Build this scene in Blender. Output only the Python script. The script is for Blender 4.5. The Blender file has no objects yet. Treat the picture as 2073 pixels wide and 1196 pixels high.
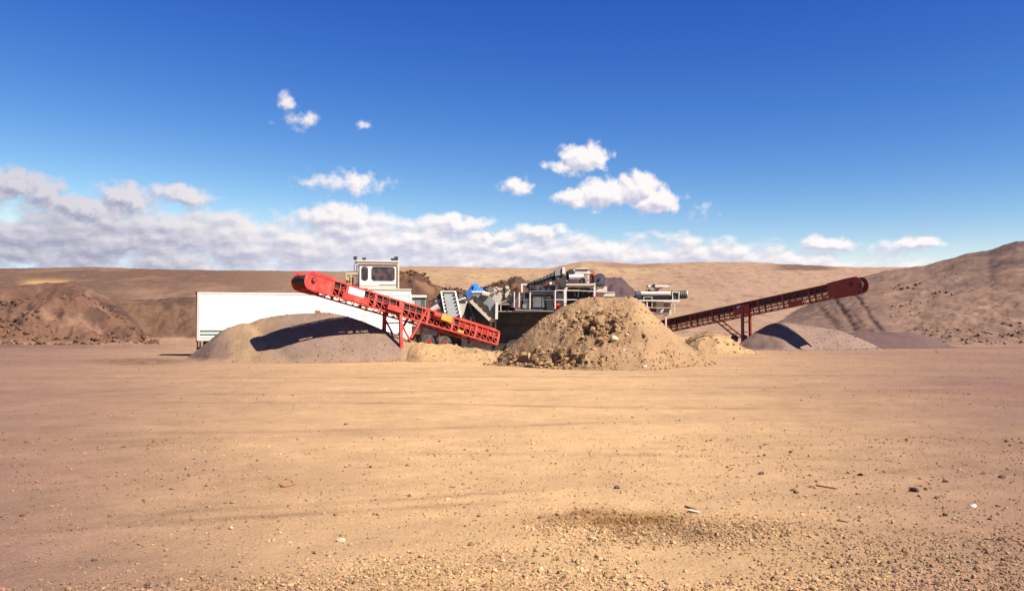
import bpy, math, random
import numpy as np
from mathutils import Vector, Matrix
R = math.radians
sc = bpy.context.scene
rng = np.random.default_rng(7)
random.seed(7)

# ------------------------------------------------------------------ camera
F = 1795.0; CX, CY = 1036.5, 598.0; HC = 2.0; PITCH = math.atan(59/1795)
cam = bpy.data.cameras.new("camera"); camo = bpy.data.objects.new("camera", cam)
sc.collection.objects.link(camo)
cam.sensor_width = 36; cam.lens = 36*F/2073; cam.clip_start = .1; cam.clip_end = 6000
camo.location = (0, 0, HC); camo.rotation_euler = (math.pi/2+PITCH, 0, 0)
sc.camera = camo
cp, sp = math.cos(PITCH), math.sin(PITCH)

def ray(px, py):
    u = (px-CX)/F; v = (CY-py)/F
    return u, cp-v*sp, sp+v*cp
def P(px, py, D):
    x, y, z = ray(px, py); return Vector((x/y*D, D, HC+z/y*D))
def elev(py): x, y, z = ray(0, py); return z/y
def az_of(px): return math.atan2((px-CX)/F, 1.0)
def ground_at(px, py, z=0.0):
    x, y, zz = ray(px, py); t = (z-HC)/zz; return Vector((x*t, y*t, z))

# ------------------------------------------------------------------ light
SUN_EL, SUN_OFF = 46, 33          # elevation; degrees behind due right
SUN_STRENGTH, SKY_STRENGTH, EXPO = 5.0, 0.05, 1.12
sdir = Vector((math.cos(R(SUN_EL))*math.cos(R(SUN_OFF)), -math.cos(R(SUN_EL))*math.sin(R(SUN_OFF)), math.sin(R(SUN_EL))))
sl = bpy.data.lights.new("sun", 'SUN'); sl.energy = SUN_STRENGTH; sl.angle = R(.53); sl.color = (1, .93, .82)
so = bpy.data.objects.new("sun", sl); sc.collection.objects.link(so)
so.rotation_euler = (-sdir).to_track_quat('-Z', 'Y').to_euler()

w = bpy.data.worlds.new("World"); sc.world = w; w.use_nodes = True
nt = w.node_tree; nt.nodes.clear()
def N(nt, t, **k):
    n = nt.nodes.new(t)
    for a, b in k.items(): setattr(n, a, b)
    return n
def math_(nt, op, a, b=None, c=None, clamp=False):
    n = N(nt, 'ShaderNodeMath', operation=op); n.use_clamp = clamp
    for i, v in enumerate((a, b, c)):
        if v is None: continue
        if isinstance(v, (int, float)): n.inputs[i].default_value = v
        else: nt.links.new(v, n.inputs[i])
    return n.outputs[0]
def vmath(nt, op, a, b=None):
    n = N(nt, 'ShaderNodeVectorMath', operation=op)
    for i, v in enumerate((a, b)):
        if v is None: continue
        if isinstance(v, tuple): n.inputs[i].default_value = v
        else: nt.links.new(v, n.inputs[i])
    return n.outputs['Value' if op == 'LENGTH' else 'Vector']
def noise(nt, vec, scale, detail=4, rough=.55, dim='3D'):
    n = N(nt, 'ShaderNodeTexNoise'); n.noise_dimensions = dim
    n.inputs['Scale'].default_value = scale; n.inputs['Detail'].default_value = detail; n.inputs['Roughness'].default_value = rough
    if vec is not None: nt.links.new(vec, n.inputs['Vector'])
    return n
def mixc(nt, f, a, b, mode='MIX'):
    n = N(nt, 'ShaderNodeMix', data_type='RGBA', blend_type=mode)
    for s, v in ((0, f), (6, a), (7, b)):
        if isinstance(v, (int, float)): n.inputs[s].default_value = v
        elif isinstance(v, tuple): n.inputs[s].default_value = v if len(v) == 4 else (*v, 1)
        else: nt.links.new(v, n.inputs[s])
    return n.outputs[2]
def maprange(nt, v, a, b, c=0, d=1, kind='SMOOTHSTEP'):
    n = N(nt, 'ShaderNodeMapRange', interpolation_type=kind)
    nt.links.new(v, n.inputs[0])
    for i, x in enumerate((a, b, c, d)): n.inputs[i+1].default_value = x
    return n.outputs[0]

def world():
    sky = N(nt, 'ShaderNodeTexSky', sky_type='NISHITA', sun_disc=False)
    sky.sun_elevation = R(SUN_EL); sky.sun_rotation = math.atan2(sdir.x, sdir.y)
    sky.altitude = 1600; sky.air_density = 1.0; sky.dust_density = .35; sky.ozone_density = 3.2
    tc = N(nt, 'ShaderNodeTexCoord'); D = tc.outputs['Generated']
    sep = N(nt, 'ShaderNodeSeparateXYZ'); nt.links.new(D, sep.inputs[0])
    az = math_(nt, 'MULTIPLY', math_(nt, 'ARCTAN2', sep.outputs[0], sep.outputs[1]), 57.2958)
    el = math_(nt, 'MULTIPLY', math_(nt, 'ARCSINE', sep.outputs[2]), 57.2958)
    comb = N(nt, 'ShaderNodeCombineXYZ'); nt.links.new(az, comb.inputs[0]); nt.links.new(el, comb.inputs[1])
    A = comb.outputs[0]
    def ang(px, py):
        x, y, z = ray(px, py); L = math.sqrt(x*x+y*y+z*z)
        return math.degrees(math.atan2(x, y)), math.degrees(math.asin(z/L))
    # fair-weather clouds: (px, py, rx, ry, weight)
    blobs = [(1178,318,56,34,1.1),(1150,338,50,14,.75),(1225,392,64,36,1.1),(1293,380,50,36,1.15),(1330,408,56,30,1.1),(1165,398,48,20,1.0),
             (1045,376,36,20,.8),(712,373,76,24,.5),(578,208,17,18,.42),(614,246,36,18,.40),(736,257,18,10,.30),
             (30,368,70,32,.85),(85,398,44,32,.9),(250,402,62,30,1.05),(372,396,56,26,.9),(170,425,110,28,.85),(610,370,20,14,.2),
             (690,440,120,30,.9),(920,452,90,24,.95),(1415,430,26,10,.15),(1670,492,60,18,.8),(1850,498,90,14,.6),(1095,470,70,18,.85),(1010,476,60,14,.7)]
    def density(vec):
        warp = noise(nt, vec, .55, 3, .6)
        off = vmath(nt, 'MULTIPLY', vmath(nt, 'SUBTRACT', warp.outputs['Color'], (.5, .5, .5)), (2.4, 1.5, 0))
        v2 = vmath(nt, 'ADD', vec, off)
        m = None
        for (px, py, rx, ry, wt) in blobs:
            a0, e0 = ang(px, py); k = 180/math.pi/F
            d = vmath(nt, 'LENGTH', vmath(nt, 'MULTIPLY', vmath(nt, 'SUBTRACT', v2, (a0, e0, 0)), (1/(rx*k), 1/(ry*k), 0)))
            val = math_(nt, 'MULTIPLY_ADD', d, -1.0*wt, wt)
            m = val if m is None else math_(nt, 'MAXIMUM', m, val)
        stretched = vmath(nt, 'MULTIPLY', vec, (.62, 1.2, 1))
        f1 = noise(nt, stretched, .8, 6, .52).outputs['Fac']
        f2 = noise(nt, vec, 1.15, 5, .52).outputs['Fac']
        blob = math_(nt, 'ADD', m, math_(nt, 'MULTIPLY_ADD', f2, 1.15, -.55))
        # low bank along the horizon, its upper edge following the photographed profile
        cr = N(nt, 'ShaderNodeValToRGB'); r = cr.color_ramp; r.interpolation = 'EASE'
        s = N(nt, 'ShaderNodeSeparateXYZ'); nt.links.new(vec, s.inputs[0])
        nt.links.new(maprange(nt, s.outputs[0], -35, 35, 0, 1, 'LINEAR'), cr.inputs[0])
        prof = [(0,420),(120,408),(250,408),(400,418),(500,440),(600,440),(700,428),(850,440),(960,458),(1020,478),(1100,468),(1300,482),(1450,480),(1640,492),(1720,510),(1850,508),(1950,525),(2073,560)]
        while len(r.elements) > 1: r.elements.remove(r.elements[-1])
        first = True
        for px, py in prof:
            a0, e0 = ang(px, py); pos = (a0+35)/70
            e = r.elements[0] if first else r.elements.new(pos)
            if first: e.position = pos; first = False
            e.color = (e0/10,)*3+(1,)
        top = math_(nt, 'MULTIPLY', cr.outputs[0], 10)
        g = math_(nt, 'SUBTRACT', top, s.outputs[1])
        gg = maprange(nt, g, -4.0, 1.2, -1.9, .58, 'LINEAR')
        low = maprange(nt, s.outputs[1], 2.9, 5.2, -.34, 0, 'SMOOTHSTEP')
        band = math_(nt, 'ADD', math_(nt, 'ADD', gg, low), math_(nt, 'MULTIPLY_ADD', f1, 1.75, -.84))
        return math_(nt, 'MAXIMUM', blob, band)
    d0 = density(A)
    d1 = density(vmath(nt, 'ADD', A, (.22, .38, 0)))       # a little towards the sun: relief light
    mask = maprange(nt, d0, -.08, .46)
    mask = math_(nt, 'MULTIPLY', mask, maprange(nt, el, -1, 0))
    relief = math_(nt, 'ADD', math_(nt, 'MULTIPLY_ADD', math_(nt, 'SUBTRACT', d0, d1), 1.7, .50), maprange(nt, el, 4.2, 8.2, -.12, .22), clamp=True)
    azb = maprange(nt, az, -30, -6, .0, 1, 'SMOOTHSTEP')
    lit = mixc(nt, azb, (.70, .67, .74), (1.03, .97, .96))
    shade = mixc(nt, azb, (.37, .375, .50), (.60, .60, .74))
    cl = mixc(nt, relief, shade, lit)
    k = 2**(-EXPO)/SKY_STRENGTH
    cl = mixc(nt, 1.0, cl, (k, k, k), 'MULTIPLY')
    # colour response of the sky: deeper blue aloft, pale towards the horizon
    sr = N(nt, 'ShaderNodeSeparateColor'); nt.links.new(sky.outputs[0], sr.inputs[0]); cr_ = N(nt, 'ShaderNodeCombineColor')
    for i, (g_, p_, mx) in enumerate(((.205, 2.61, 3.9), (.306, 1.92, 5.6), (1.44, .92, 7.6))):
        v = math_(nt, 'MINIMUM', sr.outputs[i], mx); nt.links.new(math_(nt, 'MULTIPLY', math_(nt, 'POWER', v, p_), g_), cr_.inputs[i])
    col = mixc(nt, math_(nt, 'MULTIPLY', mask, .97), cr_.outputs[0], cl)
    bg = N(nt, 'ShaderNodeBackground'); bg.inputs[1].default_value = SKY_STRENGTH
    nt.links.new(col, bg.inputs[0])
    out = N(nt, 'ShaderNodeOutputWorld'); nt.links.new(bg.outputs[0], out.inputs[0])
world()
w.cycles.sampling_method = 'MANUAL'; w.cycles.sample_map_resolution = 512
vs = sc.view_settings; vs.view_transform = 'Standard'; vs.look = 'None'; vs.gamma = 1; vs.exposure = EXPO; vs.use_curve_mapping = False

# ------------------------------------------------------------------ numpy noise
_perm = np.random.default_rng(3).permutation(512); _perm = np.concatenate([_perm, _perm])
_ga = np.random.default_rng(4).uniform(0, 2*np.pi, 1024); _gx, _gy = np.cos(_ga), np.sin(_ga)
def perlin(x, y, s=0):
    xi = np.floor(x).astype(np.int64); yi = np.floor(y).astype(np.int64); xf = x-xi; yf = y-yi
    u = xf*xf*xf*(xf*(xf*6-15)+10); v = yf*yf*yf*(yf*(yf*6-15)+10)
    def g(a, b, fx, fy):
        h = _perm[(_perm[(a+s*17) & 511]+b) & 511]; return _gx[h]*fx+_gy[h]*fy
    a = g(xi, yi, xf, yf); b = g(xi+1, yi, xf-1, yf); c = g(xi, yi+1, xf, yf-1); d = g(xi+1, yi+1, xf-1, yf-1)
    return (a+(b-a)*u)*(1-v)+(c+(d-c)*u)*v
def fbm(x, y, sc_, o=4, s=0, rough=.5):
    t = np.zeros_like(x, dtype=float); a = 1.0; f = sc_; tot = 0
    for i in range(o): t += a*perlin(x*f, y*f, s+i*3); tot += a; a *= rough; f *= 2.03
    return t/tot*1.6
def ridged(x, y, sc_, o=3, s=0): 
    t = np.zeros_like(x); a = 1; tot = 0; f = sc_
    for i in range(o): t += a*(1-np.abs(perlin(x*f, y*f, s+i*5))*2.2); tot += a; a *= .5; f *= 2.1
    return t/tot
def sst(a, b, x): t = np.clip((x-a)/(b-a), 0, 1); return t*t*(3-2*t)
def lerp(a, b, t): return a+(b-a)*t
def mixcol(c, col, wgt): return c*(1-wgt[..., None])+np.array(col)*wgt[..., None]

# ------------------------------------------------------------------ materials
def principled(name):
    m = bpy.data.materials.new(name); m.use_nodes = True; t = m.node_tree; b = t.nodes['Principled BSDF']; return m, t, b
def soil_mat(name, bump=.6, fine=1.0, var=.22, grain=24.0):
    m, t, b = principled(name)
    at = N(t, 'ShaderNodeAttribute'); at.attribute_name = 'col'
    geo = N(t, 'ShaderNodeNewGeometry'); pos = geo.outputs['Position']
    n1 = noise(t, pos, 1.3, 6, .65); n2 = noise(t, pos, grain, 5, .7); n3 = noise(t, vmath(t, 'MULTIPLY', pos, (.35, .8, 1)), .6, 6, .65)
    s = math_(t, 'MULTIPLY_ADD', n1.outputs['Fac'], var*1.3, 1-var*.65)
    s2 = math_(t, 'MULTIPLY_ADD', n2.outputs['Fac'], var*2.2*fine, 1-var*1.1*fine)
    s3 = math_(t, 'MULTIPLY_ADD', n3.outputs['Fac'], var*1.5, 1-var*.75)
    s = math_(t, 'MULTIPLY', math_(t, 'MULTIPLY', s, s2), s3)
    cc = N(t, 'ShaderNodeCombineXYZ')
    for i in range(3): t.links.new(s, cc.inputs[i])
    c = mixc(t, 1.0, at.outputs['Color'], cc.outputs[0], 'MULTIPLY')
    # scattered pale and reddish grains
    vo = N(t, 'ShaderNodeTexVoronoi'); vo.inputs['Scale'].default_value = grain*1.2; t.links.new(pos, vo.inputs['Vector'])
    g = math_(t, 'MULTIPLY', maprange(t, vo.outputs['Distance'], .12, .28, 1, 0), .35*fine)
    c = mixc(t, g, c, mixc(t, 1.0, c, mixc(t, vo.outputs['Color'], (.6, .5, .45), (1.7, 1.6, 1.5)), 'MULTIPLY'))
    t.links.new(c, b.inputs['Base Color'])
    b.inputs['Roughness'].default_value = .95; b.inputs['Specular IOR Level'].default_value = .12
    h = math_(t, 'ADD', math_(t, 'MULTIPLY', n2.outputs['Fac'], .032*bump), math_(t, 'MULTIPLY', n1.outputs['Fac'], .10*bump))
    bp = N(t, 'ShaderNodeBump'); bp.inputs['Strength'].default_value = .8; bp.inputs['Distance'].default_value = 1.0
    t.links.new(h, bp.inputs['Height']); t.links.new(bp.outputs[0], b.inputs['Normal'])
    return m
def paint(name, col, rough=.45, metal=0.0, dust=.3, dustcol=(.42, .30, .19), rust=0.0):
    m, t, b = principled(name)
    tc = N(t, 'ShaderNodeTexCoord'); o = tc.outputs['Object']
    n1 = noise(t, o, 1.7, 6, .65); n2 = noise(t, o, 14, 4, .6)
    c = mixc(t, math_(t, 'MULTIPLY', maprange(t, n1.outputs['Fac'], .38, .72), dust), col, dustcol)
    c = mixc(t, math_(t, 'MULTIPLY', maprange(t, n2.outputs['Fac'], .5, .75), dust*.5), c, tuple(x*.6 for x in col))
    if rust: c = mixc(t, math_(t, 'MULTIPLY', maprange(t, n2.outputs['Fac'], .55, .68), rust), c, (.16, .06, .03))
    t.links.new(c, b.inputs['Base Color'])
    t.links.new(maprange(t, n1.outputs['Fac'], .3, .7, rough-.05, min(1, rough+.25), 'LINEAR'), b.inputs['Roughness'])
    b.inputs['Metallic'].default_value = metal
    bp = N(t, 'ShaderNodeBump'); bp.inputs['Strength'].default_value = .25; bp.inputs['Distance'].default_value = .02
    t.links.new(n2.outputs['Fac'], bp.inputs['Height']); t.links.new(bp.outputs[0], b.inputs['Normal'])
    return m
M = {
 'soil': soil_mat('dusty_soil', .9, 1.15, .30), 'gravel': soil_mat('crushed_gravel', .8, 1.7, .34, 18), 'loam': soil_mat('lumpy_dirt', 1.6, 1.3, .3, 12),
 'hill': soil_mat('dry_hill_soil', .8, 1.5, .34, 3.2),
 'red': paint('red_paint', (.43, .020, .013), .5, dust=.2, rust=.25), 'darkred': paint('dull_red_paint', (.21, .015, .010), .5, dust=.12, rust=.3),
 'belt': paint('black_rubber', (.012, .011, .012), .7, dust=.10), 'tyre': paint('tyre_rubber', (.02, .02, .02), .85, dust=.35),
 'white': paint('white_paint', (.62, .59, .53), .5, dust=.28, rust=.15), 'cream': paint('cream_paint', (.52, .46, .36), .5, dust=.25, rust=.12),
 'trailer': paint('trailer_aluminium_white', (.86, .84, .80), .4, dust=.05), 'green': paint('faded_green', (.03, .09, .06), .5, dust=.2),
 'grey': paint('grey_steel', (.13, .13, .135), .5, .3, dust=.3), 'lgrey': paint('light_grey_mesh', (.20, .205, .20), .6, dust=.2),
 'dark': paint('dark_steel', (.018, .017, .021), .55, .1, dust=.10, rust=.2), 'navy': paint('blue_grey_steel', (.035, .04, .07), .5, .1, dust=.15),
 'yellow': paint('yellow_paint', (.50, .25, .035), .4, dust=.15), 'blue': paint('blue_tarpaulin', (.02, .14, .48), .35, dust=.05),
 'brownp': paint('brown_window_tint', (.06, .03, .03), .2, dust=.08), 'tan': paint('tan_trim', (.45, .33, .24), .6, dust=.2),
 'label': paint('white_sign_plate', (.8, .78, .76), .5, dust=.12), 'bluelabel': paint('pale_blue_sign_plate', (.35, .38, .55), .5, dust=.2),
 'wood': paint('weathered_wood', (.20, .13, .085), .85, dust=.2), 'stone': paint('dusty_stone', (.17, .10, .07), .9, dust=.5, dustcol=(.3, .19, .1)),
 'darkstone': paint('dark_stone', (.10, .048, .03), .9, dust=.25, dustcol=(.2, .12, .08)), 'palestone': paint('pale_stone', (.44, .33, .22), .85, dust=.4),
 'whitestone': paint('white_stone', (.85, .84, .80), .8, dust=.03), 'clod': paint('brown_clod', (.23, .13, .06), .95, dust=.4, dustcol=(.36, .23, .11)), 'redstick': paint('reddish_bark', (.28, .07, .035), .8, dust=.2),
}
gm, t, b = principled('dark_window_glass'); b.inputs['Base Color'].default_value = (.03, .018, .022, 1); b.inputs['Roughness'].default_value = .08; b.inputs['Specular IOR Level'].default_value = .6
tc = N(t, 'ShaderNodeTexCoord'); nn = noise(t, tc.outputs['Object'], 2.0, 3); t.links.new(mixc(t, maprange(t, nn.outputs['Fac'], .4, .65), (.02, .014, .02), (.10, .05, .045)), b.inputs['Base Color'])
M['glass'] = gm

# ------------------------------------------------------------------ object helpers
def setp(o, label=None, cat=None, group=None, kind=None):
    if label: o['label'] = label
    if cat: o['category'] = cat
    if group: o['group'] = group
    if kind: o['kind'] = kind
    return o
def link(name, me, mat=None, parent=None):
    o = bpy.data.objects.new(name, me); sc.collection.objects.link(o)
    if mat is not None and me is not None and not me.materials: me.materials.append(mat)
    if parent is not None: o.parent = parent
    return o
def empty(name, loc, rotz=0): 
    o = bpy.data.objects.new(name, None); sc.collection.objects.link(o); o.location = loc; o.rotation_euler = (0, 0, rotz); o.empty_display_size = .3; return o
class MB:
    def __init__(s): s.v = []; s.f = []
    def add(s, vs_, fs): n = len(s.v); s.v += [tuple(v) for v in vs_]; s.f += [tuple(i+n for i in f) for f in fs]; return s
    def hexa(s, p): return s.add(p, [(0,3,2,1),(4,5,6,7),(0,1,5,4),(1,2,6,5),(2,3,7,6),(3,0,4,7)])
    def box(s, x0, x1, y0, y1, z0, z1): return s.hexa([(x0,y0,z0),(x1,y0,z0),(x1,y1,z0),(x0,y1,z0),(x0,y0,z1),(x1,y0,z1),(x1,y1,z1),(x0,y1,z1)])
    def bar(s, a, b, w_, h=None, up=(0, 0, 1)):
        a = Vector(a); b = Vector(b); h = h or w_; d = (b-a).normalized(); u = Vector(up)
        if abs(d.dot(u)) > .98: u = Vector((0, 1, 0))
        r = d.cross(u).normalized()*(w_/2); q = r.cross(d).normalized()*(h/2)
        return s.hexa([a-r-q, a+r-q, a+r+q, a-r+q, b-r-q, b+r-q, b+r+q, b-r+q])
    def cyl(s, a, b, r, n=12, r2=None):
        a = Vector(a); b = Vector(b); r2 = r if r2 is None else r2; d = (b-a).normalized(); u = Vector((0, 0, 1)) if abs(d.z) < .9 else Vector((1, 0, 0))
        p = d.cross(u).normalized(); q = d.cross(p)
        vs_ = []
        for c, rr in ((a, r), (b, r2)):
            for i in range(n): t_ = 2*math.pi*i/n; vs_.append(c+p*math.cos(t_)*rr+q*math.sin(t_)*rr)
        fs = [(i, (i+1) % n, n+(i+1) % n, n+i) for i in range(n)]+[tuple(range(n))[::-1], tuple(range(n, 2*n))]
        return s.add(vs_, fs)
    def prism(s, pts, y0, y1):      # outline in x,z extruded along y
        n = len(pts); vs_ = [(x, y0, z) for x, z in pts]+[(x, y1, z) for x, z in pts]
        return s.add(vs_, [tuple(range(n))[::-1], tuple(range(n, 2*n))]+[(i, (i+1) % n, n+(i+1) % n, n+i) for i in range(n)])
    def mesh(s, name):
        me = bpy.data.meshes.new(name); me.from_pydata(s.v, [], s.f); me.update()
        import bmesh
        bm = bmesh.new(); bm.from_mesh(me); bmesh.ops.recalc_face_normals(bm, faces=bm.faces[:]); bm.to_mesh(me); bm.free()
        return me
    def build(s, name, mat, parent=None): return link(name, s.mesh(name), M[mat] if isinstance(mat, str) else mat, parent)

def grid_mesh(name, X, Y, Z, col, mat, keep=None, smooth=True):
    h, w_ = X.shape; me = bpy.data.meshes.new(name)
    co = np.stack([X, Y, Z], -1).reshape(-1, 3)
    idx = np.arange(h*w_).reshape(h, w_)
    q = np.stack([idx[:-1, :-1], idx[:-1, 1:], idx[1:, 1:], idx[1:, :-1]], -1).reshape(-1, 4)
    if keep is not None:
        k = keep[:-1, :-1] | keep[:-1, 1:] | keep[1:, 1:] | keep[1:, :-1]; q = q[k.reshape(-1)]
        used = np.unique(q); remap = -np.ones(h*w_, int); remap[used] = np.arange(len(used)); q = remap[q]; co = co[used]; cc = col.reshape(-1, 3)[used]
    else: cc = col.reshape(-1, 3)
    raw_mesh(me, co, q, cc, smooth)
    return link(name, me, M[mat])
ALB = .74
def raw_mesh(me, co, q, cc=None, smooth=True):
    if cc is not None: cc = cc*ALB
    k = q.shape[1]
    me.vertices.add(len(co)); me.vertices.foreach_set('co', co.astype(np.float32).ravel())
    me.loops.add(q.size); me.loops.foreach_set('vertex_index', q.astype(np.int32).ravel())
    me.polygons.add(len(q)); me.polygons.foreach_set('loop_start', (np.arange(len(q))*k).astype(np.int32))
    me.update(calc_edges=True)
    me.polygons.foreach_set('use_smooth', np.full(len(q), smooth))
    if cc is not None:
        a = me.color_attributes.new('col', 'FLOAT_COLOR', 'POINT')
        a.data.foreach_set('color', np.concatenate([cc, np.ones((len(cc), 1))], 1).astype(np.float32).ravel())
    me.validate()

# ------------------------------------------------------------------ terrain
TAN = np.array((.545, .342, .168)); VIGNETTE_MAUVE = np.array((.235, .132, .097)); GREY = np.array((.25, .165, .122)); HILLT = np.array((.385, .243, .140))
BROWN = np.array((.10, .05, .03)); PURP = np.array((.105, .066, .066)); RUST = np.array((.25, .12, .07))  # BROWN: bank soil, darkened to carry the shade behind the plant
def prof(px, pts):      # profile in photo pixels along the bearing
    return np.interp(px, [p[0] for p in pts], [p[1] for p in pts])
E0 = np.array([elev(y) for y in range(0, 1197)])
def el_py(py): return np.interp(py, np.arange(1197), E0)
def terrain(x, y):
    r = np.hypot(x, y); th = np.arctan2(x, y); tc_ = np.clip(th, -.72, .72)
    px = CX+F*np.tan(tc_); cs = np.cos(tc_)
    z = .05*fbm(x, y, .06, 3, 1)*sst(6, 30, r)+.018*fbm(x, y, .5, 4, 2)
    # wheel ruts sweeping across the yard
    for (a, c, ph) in ((.10, 0, 13.2), (.115, .3, 16.1), (-.05, .1, 24), (-.04, .1, 26), (.16, .1, 9.6)):
        d = y-(ph+a*x+.7*np.sin(x*.12+c*9)); z = z-.030*np.exp(-(d/.28)**2)*(.6+.4*np.sin(x*.4+ph))+.014*np.exp(-((np.abs(d)-.5)/.2)**2)
    rut = np.zeros_like(z)
    for (a, c0, wd, x0_, x1_) in ((.41, 10.95, .10, -9, 1.5), (.41, 10.3, .10, -8, 1.0), (.26, 17.8, .22, -14, 3), (.41, 10.0, .10, 2.5, 9), (-.12, 22, .25, -14, 14), (.18, 27, .3, -16, 12), (-.06, 13.6, .12, -3, 9), (.05, 34, .4, -20, 20)):
        d = y-(c0+a*x+.25*np.sin(x*.5+c0)); g_ = np.exp(-(d/wd)**2)*sst(x0_, x0_+2, x)*sst(x1_, x1_-2, x)*(y > 0)*(.4+.6*sst(-.2, .3, fbm(x, y, .7, 3, 14))); rut = np.maximum(rut, g_); z = z-.022*g_+.012*np.exp(-((np.abs(d)-wd*1.9)/(wd*.7))**2)*sst(x0_, x0_+2, x)*sst(x1_, x1_-2, x)*(y > 0)
    yard = np.exp(-(np.abs(x-.2-.01*y)/(.34*y+1.2))**2.4)
    yard = np.clip(yard+.28*fbm(x*.35, y, .09, 4, 5), 0, 1)
    c = VIGNETTE_MAUVE+(TAN-VIGNETTE_MAUVE)*yard[..., None]  # lens vignette painted into the soil: darker mauve towards both sides
    c = mixcol(c, RUST*1.25, .25*sst(.1, .6, fbm(x*.3, y, .16, 4, 8)))
    # fine gravel patch left damp in the foreground
    def patch(px_, py_, rx, ry, rot=0):
        g0 = ground_at(px_, py_); k = HC*F/((py_-657)**2)
        dx = (x/y*F*1.0+CX-px_); dy = (y-g0.y)/k
        dx2 = dx*math.cos(rot)+dy*math.sin(rot); dy2 = -dx*math.sin(rot)+dy*math.cos(rot)
        return np.exp(-((dx2/rx)**2+(dy2/ry)**2)**1.6)*(y > 1)
    with np.errstate(all='ignore'):
        ys = np.where(y > 1, y, 1.0)
        gp = ground_at(1235, 1050); px2 = CX+x/ys*F
        d1 = ((px2-1235)/150)**2+((y-gp.y+.0006*(px2-1235))/.42)**2
        d2 = ((px2-1400)/190)**2+((y-ground_at(1400, 1075).y)/.40)**2
        damp = np.exp(-d1**1.5)*(y > 1); gravelly = np.exp(-d2**1.5)*(y > 1)
        mud = np.exp(-(((px2-290)/105)**2+((y-ground_at(285, 731).y)/4.2)**2)**1.5)*(y > 1)
    nz = fbm(x, y, 1.6, 4, 12)
    c = mixcol(c, np.array((.27, .15, .085)), .62*rut)
    c = c*(1+.16*fbm(x, y, .55, 4, 15)+.12*fbm(x, y, 2.6, 3, 16))[..., None]
    c = mixcol(c, np.array((.25, .12, .038)), np.clip(damp*(.75+1.6*nz), 0, .9))
    c = mixcol(c, np.array((.27, .15, .075)), np.clip(gravelly*(.65+1.3*nz), 0, .8))
    c = mixcol(c, np.array((.17, .085, .05)), np.clip(mud*(.85+1.6*nz), 0, .9))
    z = z+.03*gravelly*fbm(x, y, 3, 3, 13)
    # ---- raised layers: (foot distance, crest distance, crest profile)
    n_big = fbm(x, y, .018, 5, 20); n_mid = fbm(x, y, .11, 5, 21); n_sm = fbm(x, y, .5, 4, 22)
    hill = np.zeros_like(z); hc = np.broadcast_to(HILLT, c.shape).copy(); wh = np.zeros_like(z)
    layers = []
    def layer(r0, r1, pts, color, rough=.5, back=None, pw=1.0, wob=0):
        zc = HC+el_py(prof(px, pts))*r1*cs+.0020*r1*fbm(px*.02, px*0+r1, 1.0, 4, 48, .6)*sst(r1-.12*r1, r1, r+.05*r1*n_mid)
        rr = r+wob*n_mid
        t_ = np.clip((rr-r0)/(r1-r0), 0, 1); ramp = t_**pw*(1-.18*t_)/(.82) if pw != 1 else sst(-.25, 1, t_)*1.0-sst(-.25, 1, 0)*(1-t_)
        zz = np.maximum(zc, -.5)*np.clip(ramp, 0, 1)
        if back: zz = np.where(rr > r1, zz*(1-sst(r1, r1+back, rr)*.75)-.0*rr, zz)
        zz = zz+rough*(n_mid*.6+n_sm*.4)*np.clip(t_*3, 0, 1)*np.clip(zc, 0, 1)*(1-.6*np.exp(-((rr-r1)/max(4, .04*r1))**2))
        return zz, color
    far = [(-900,552),(0,547),(200,545),(330,549),(450,551),(585,552),(700,553),(805,544),(900,543),(1000,546),(1110,547),(1150,539),(1178,533),(1210,533),(1290,539),(1400,535),(1500,534),(1600,539),(1680,543),(1740,545),(1800,545),(1900,545),(2073,550),(2900,560)]
    rhill = [(1380,760),(1480,700),(1560,655),(1640,615),(1700,585),(1750,562),(1790,551),(1831,546),(1875,539),(1919,526),(1960,515),(2004,509),(2030,500),(2060,493),(2120,486),(2300,470),(2600,480),(3000,520)]
    lm1 = [(-900,590),(-300,584),(0,580),(60,577),(110,573),(150,572),(185,590),(215,606),(240,616),(270,640),(310,700),(400,760)]
    lm2 = [(-900,640),(0,626),(60,612),(120,606),(160,602),(200,612),(240,640),(270,668),(305,700),(400,760)]
    bank = [(-900,615),(100,612),(240,607),(330,606),(400,602),(600,598),(760,600),(860,620),(900,700),(950,760)]
    brown = [(560,700),(640,610),(700,580),(760,556),(805,549),(830,552),(855,561),(880,576),(900,587),(930,589),(960,586),(1000,576),(1040,562),(1052,563),(1065,571),(1100,573),(1200,566),(1240,566),(1262,571),(1280,584),(1302,610),(1340,700),(1500,760)]
    L = [layer(135, 330, far, 0, .45), layer(97, 178, rhill, 1, .6, wob=1), layer(108, 124, lm1, 2, 1.9, 22, wob=3), layer(97, 113, lm2, 3, 2.4, 10, wob=4), layer(124, 139, bank, 4, 1.6, wob=4), layer(73, 85, brown, 5, 1.0, 16, wob=1.6)]
    cols = [HILLT, np.array((.225, .135, .094)), np.array((.125, .066, .045)), np.array((.155, .080, .052)), np.array((.145, .080, .050)), BROWN]
    best = z.copy(); col = c
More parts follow.
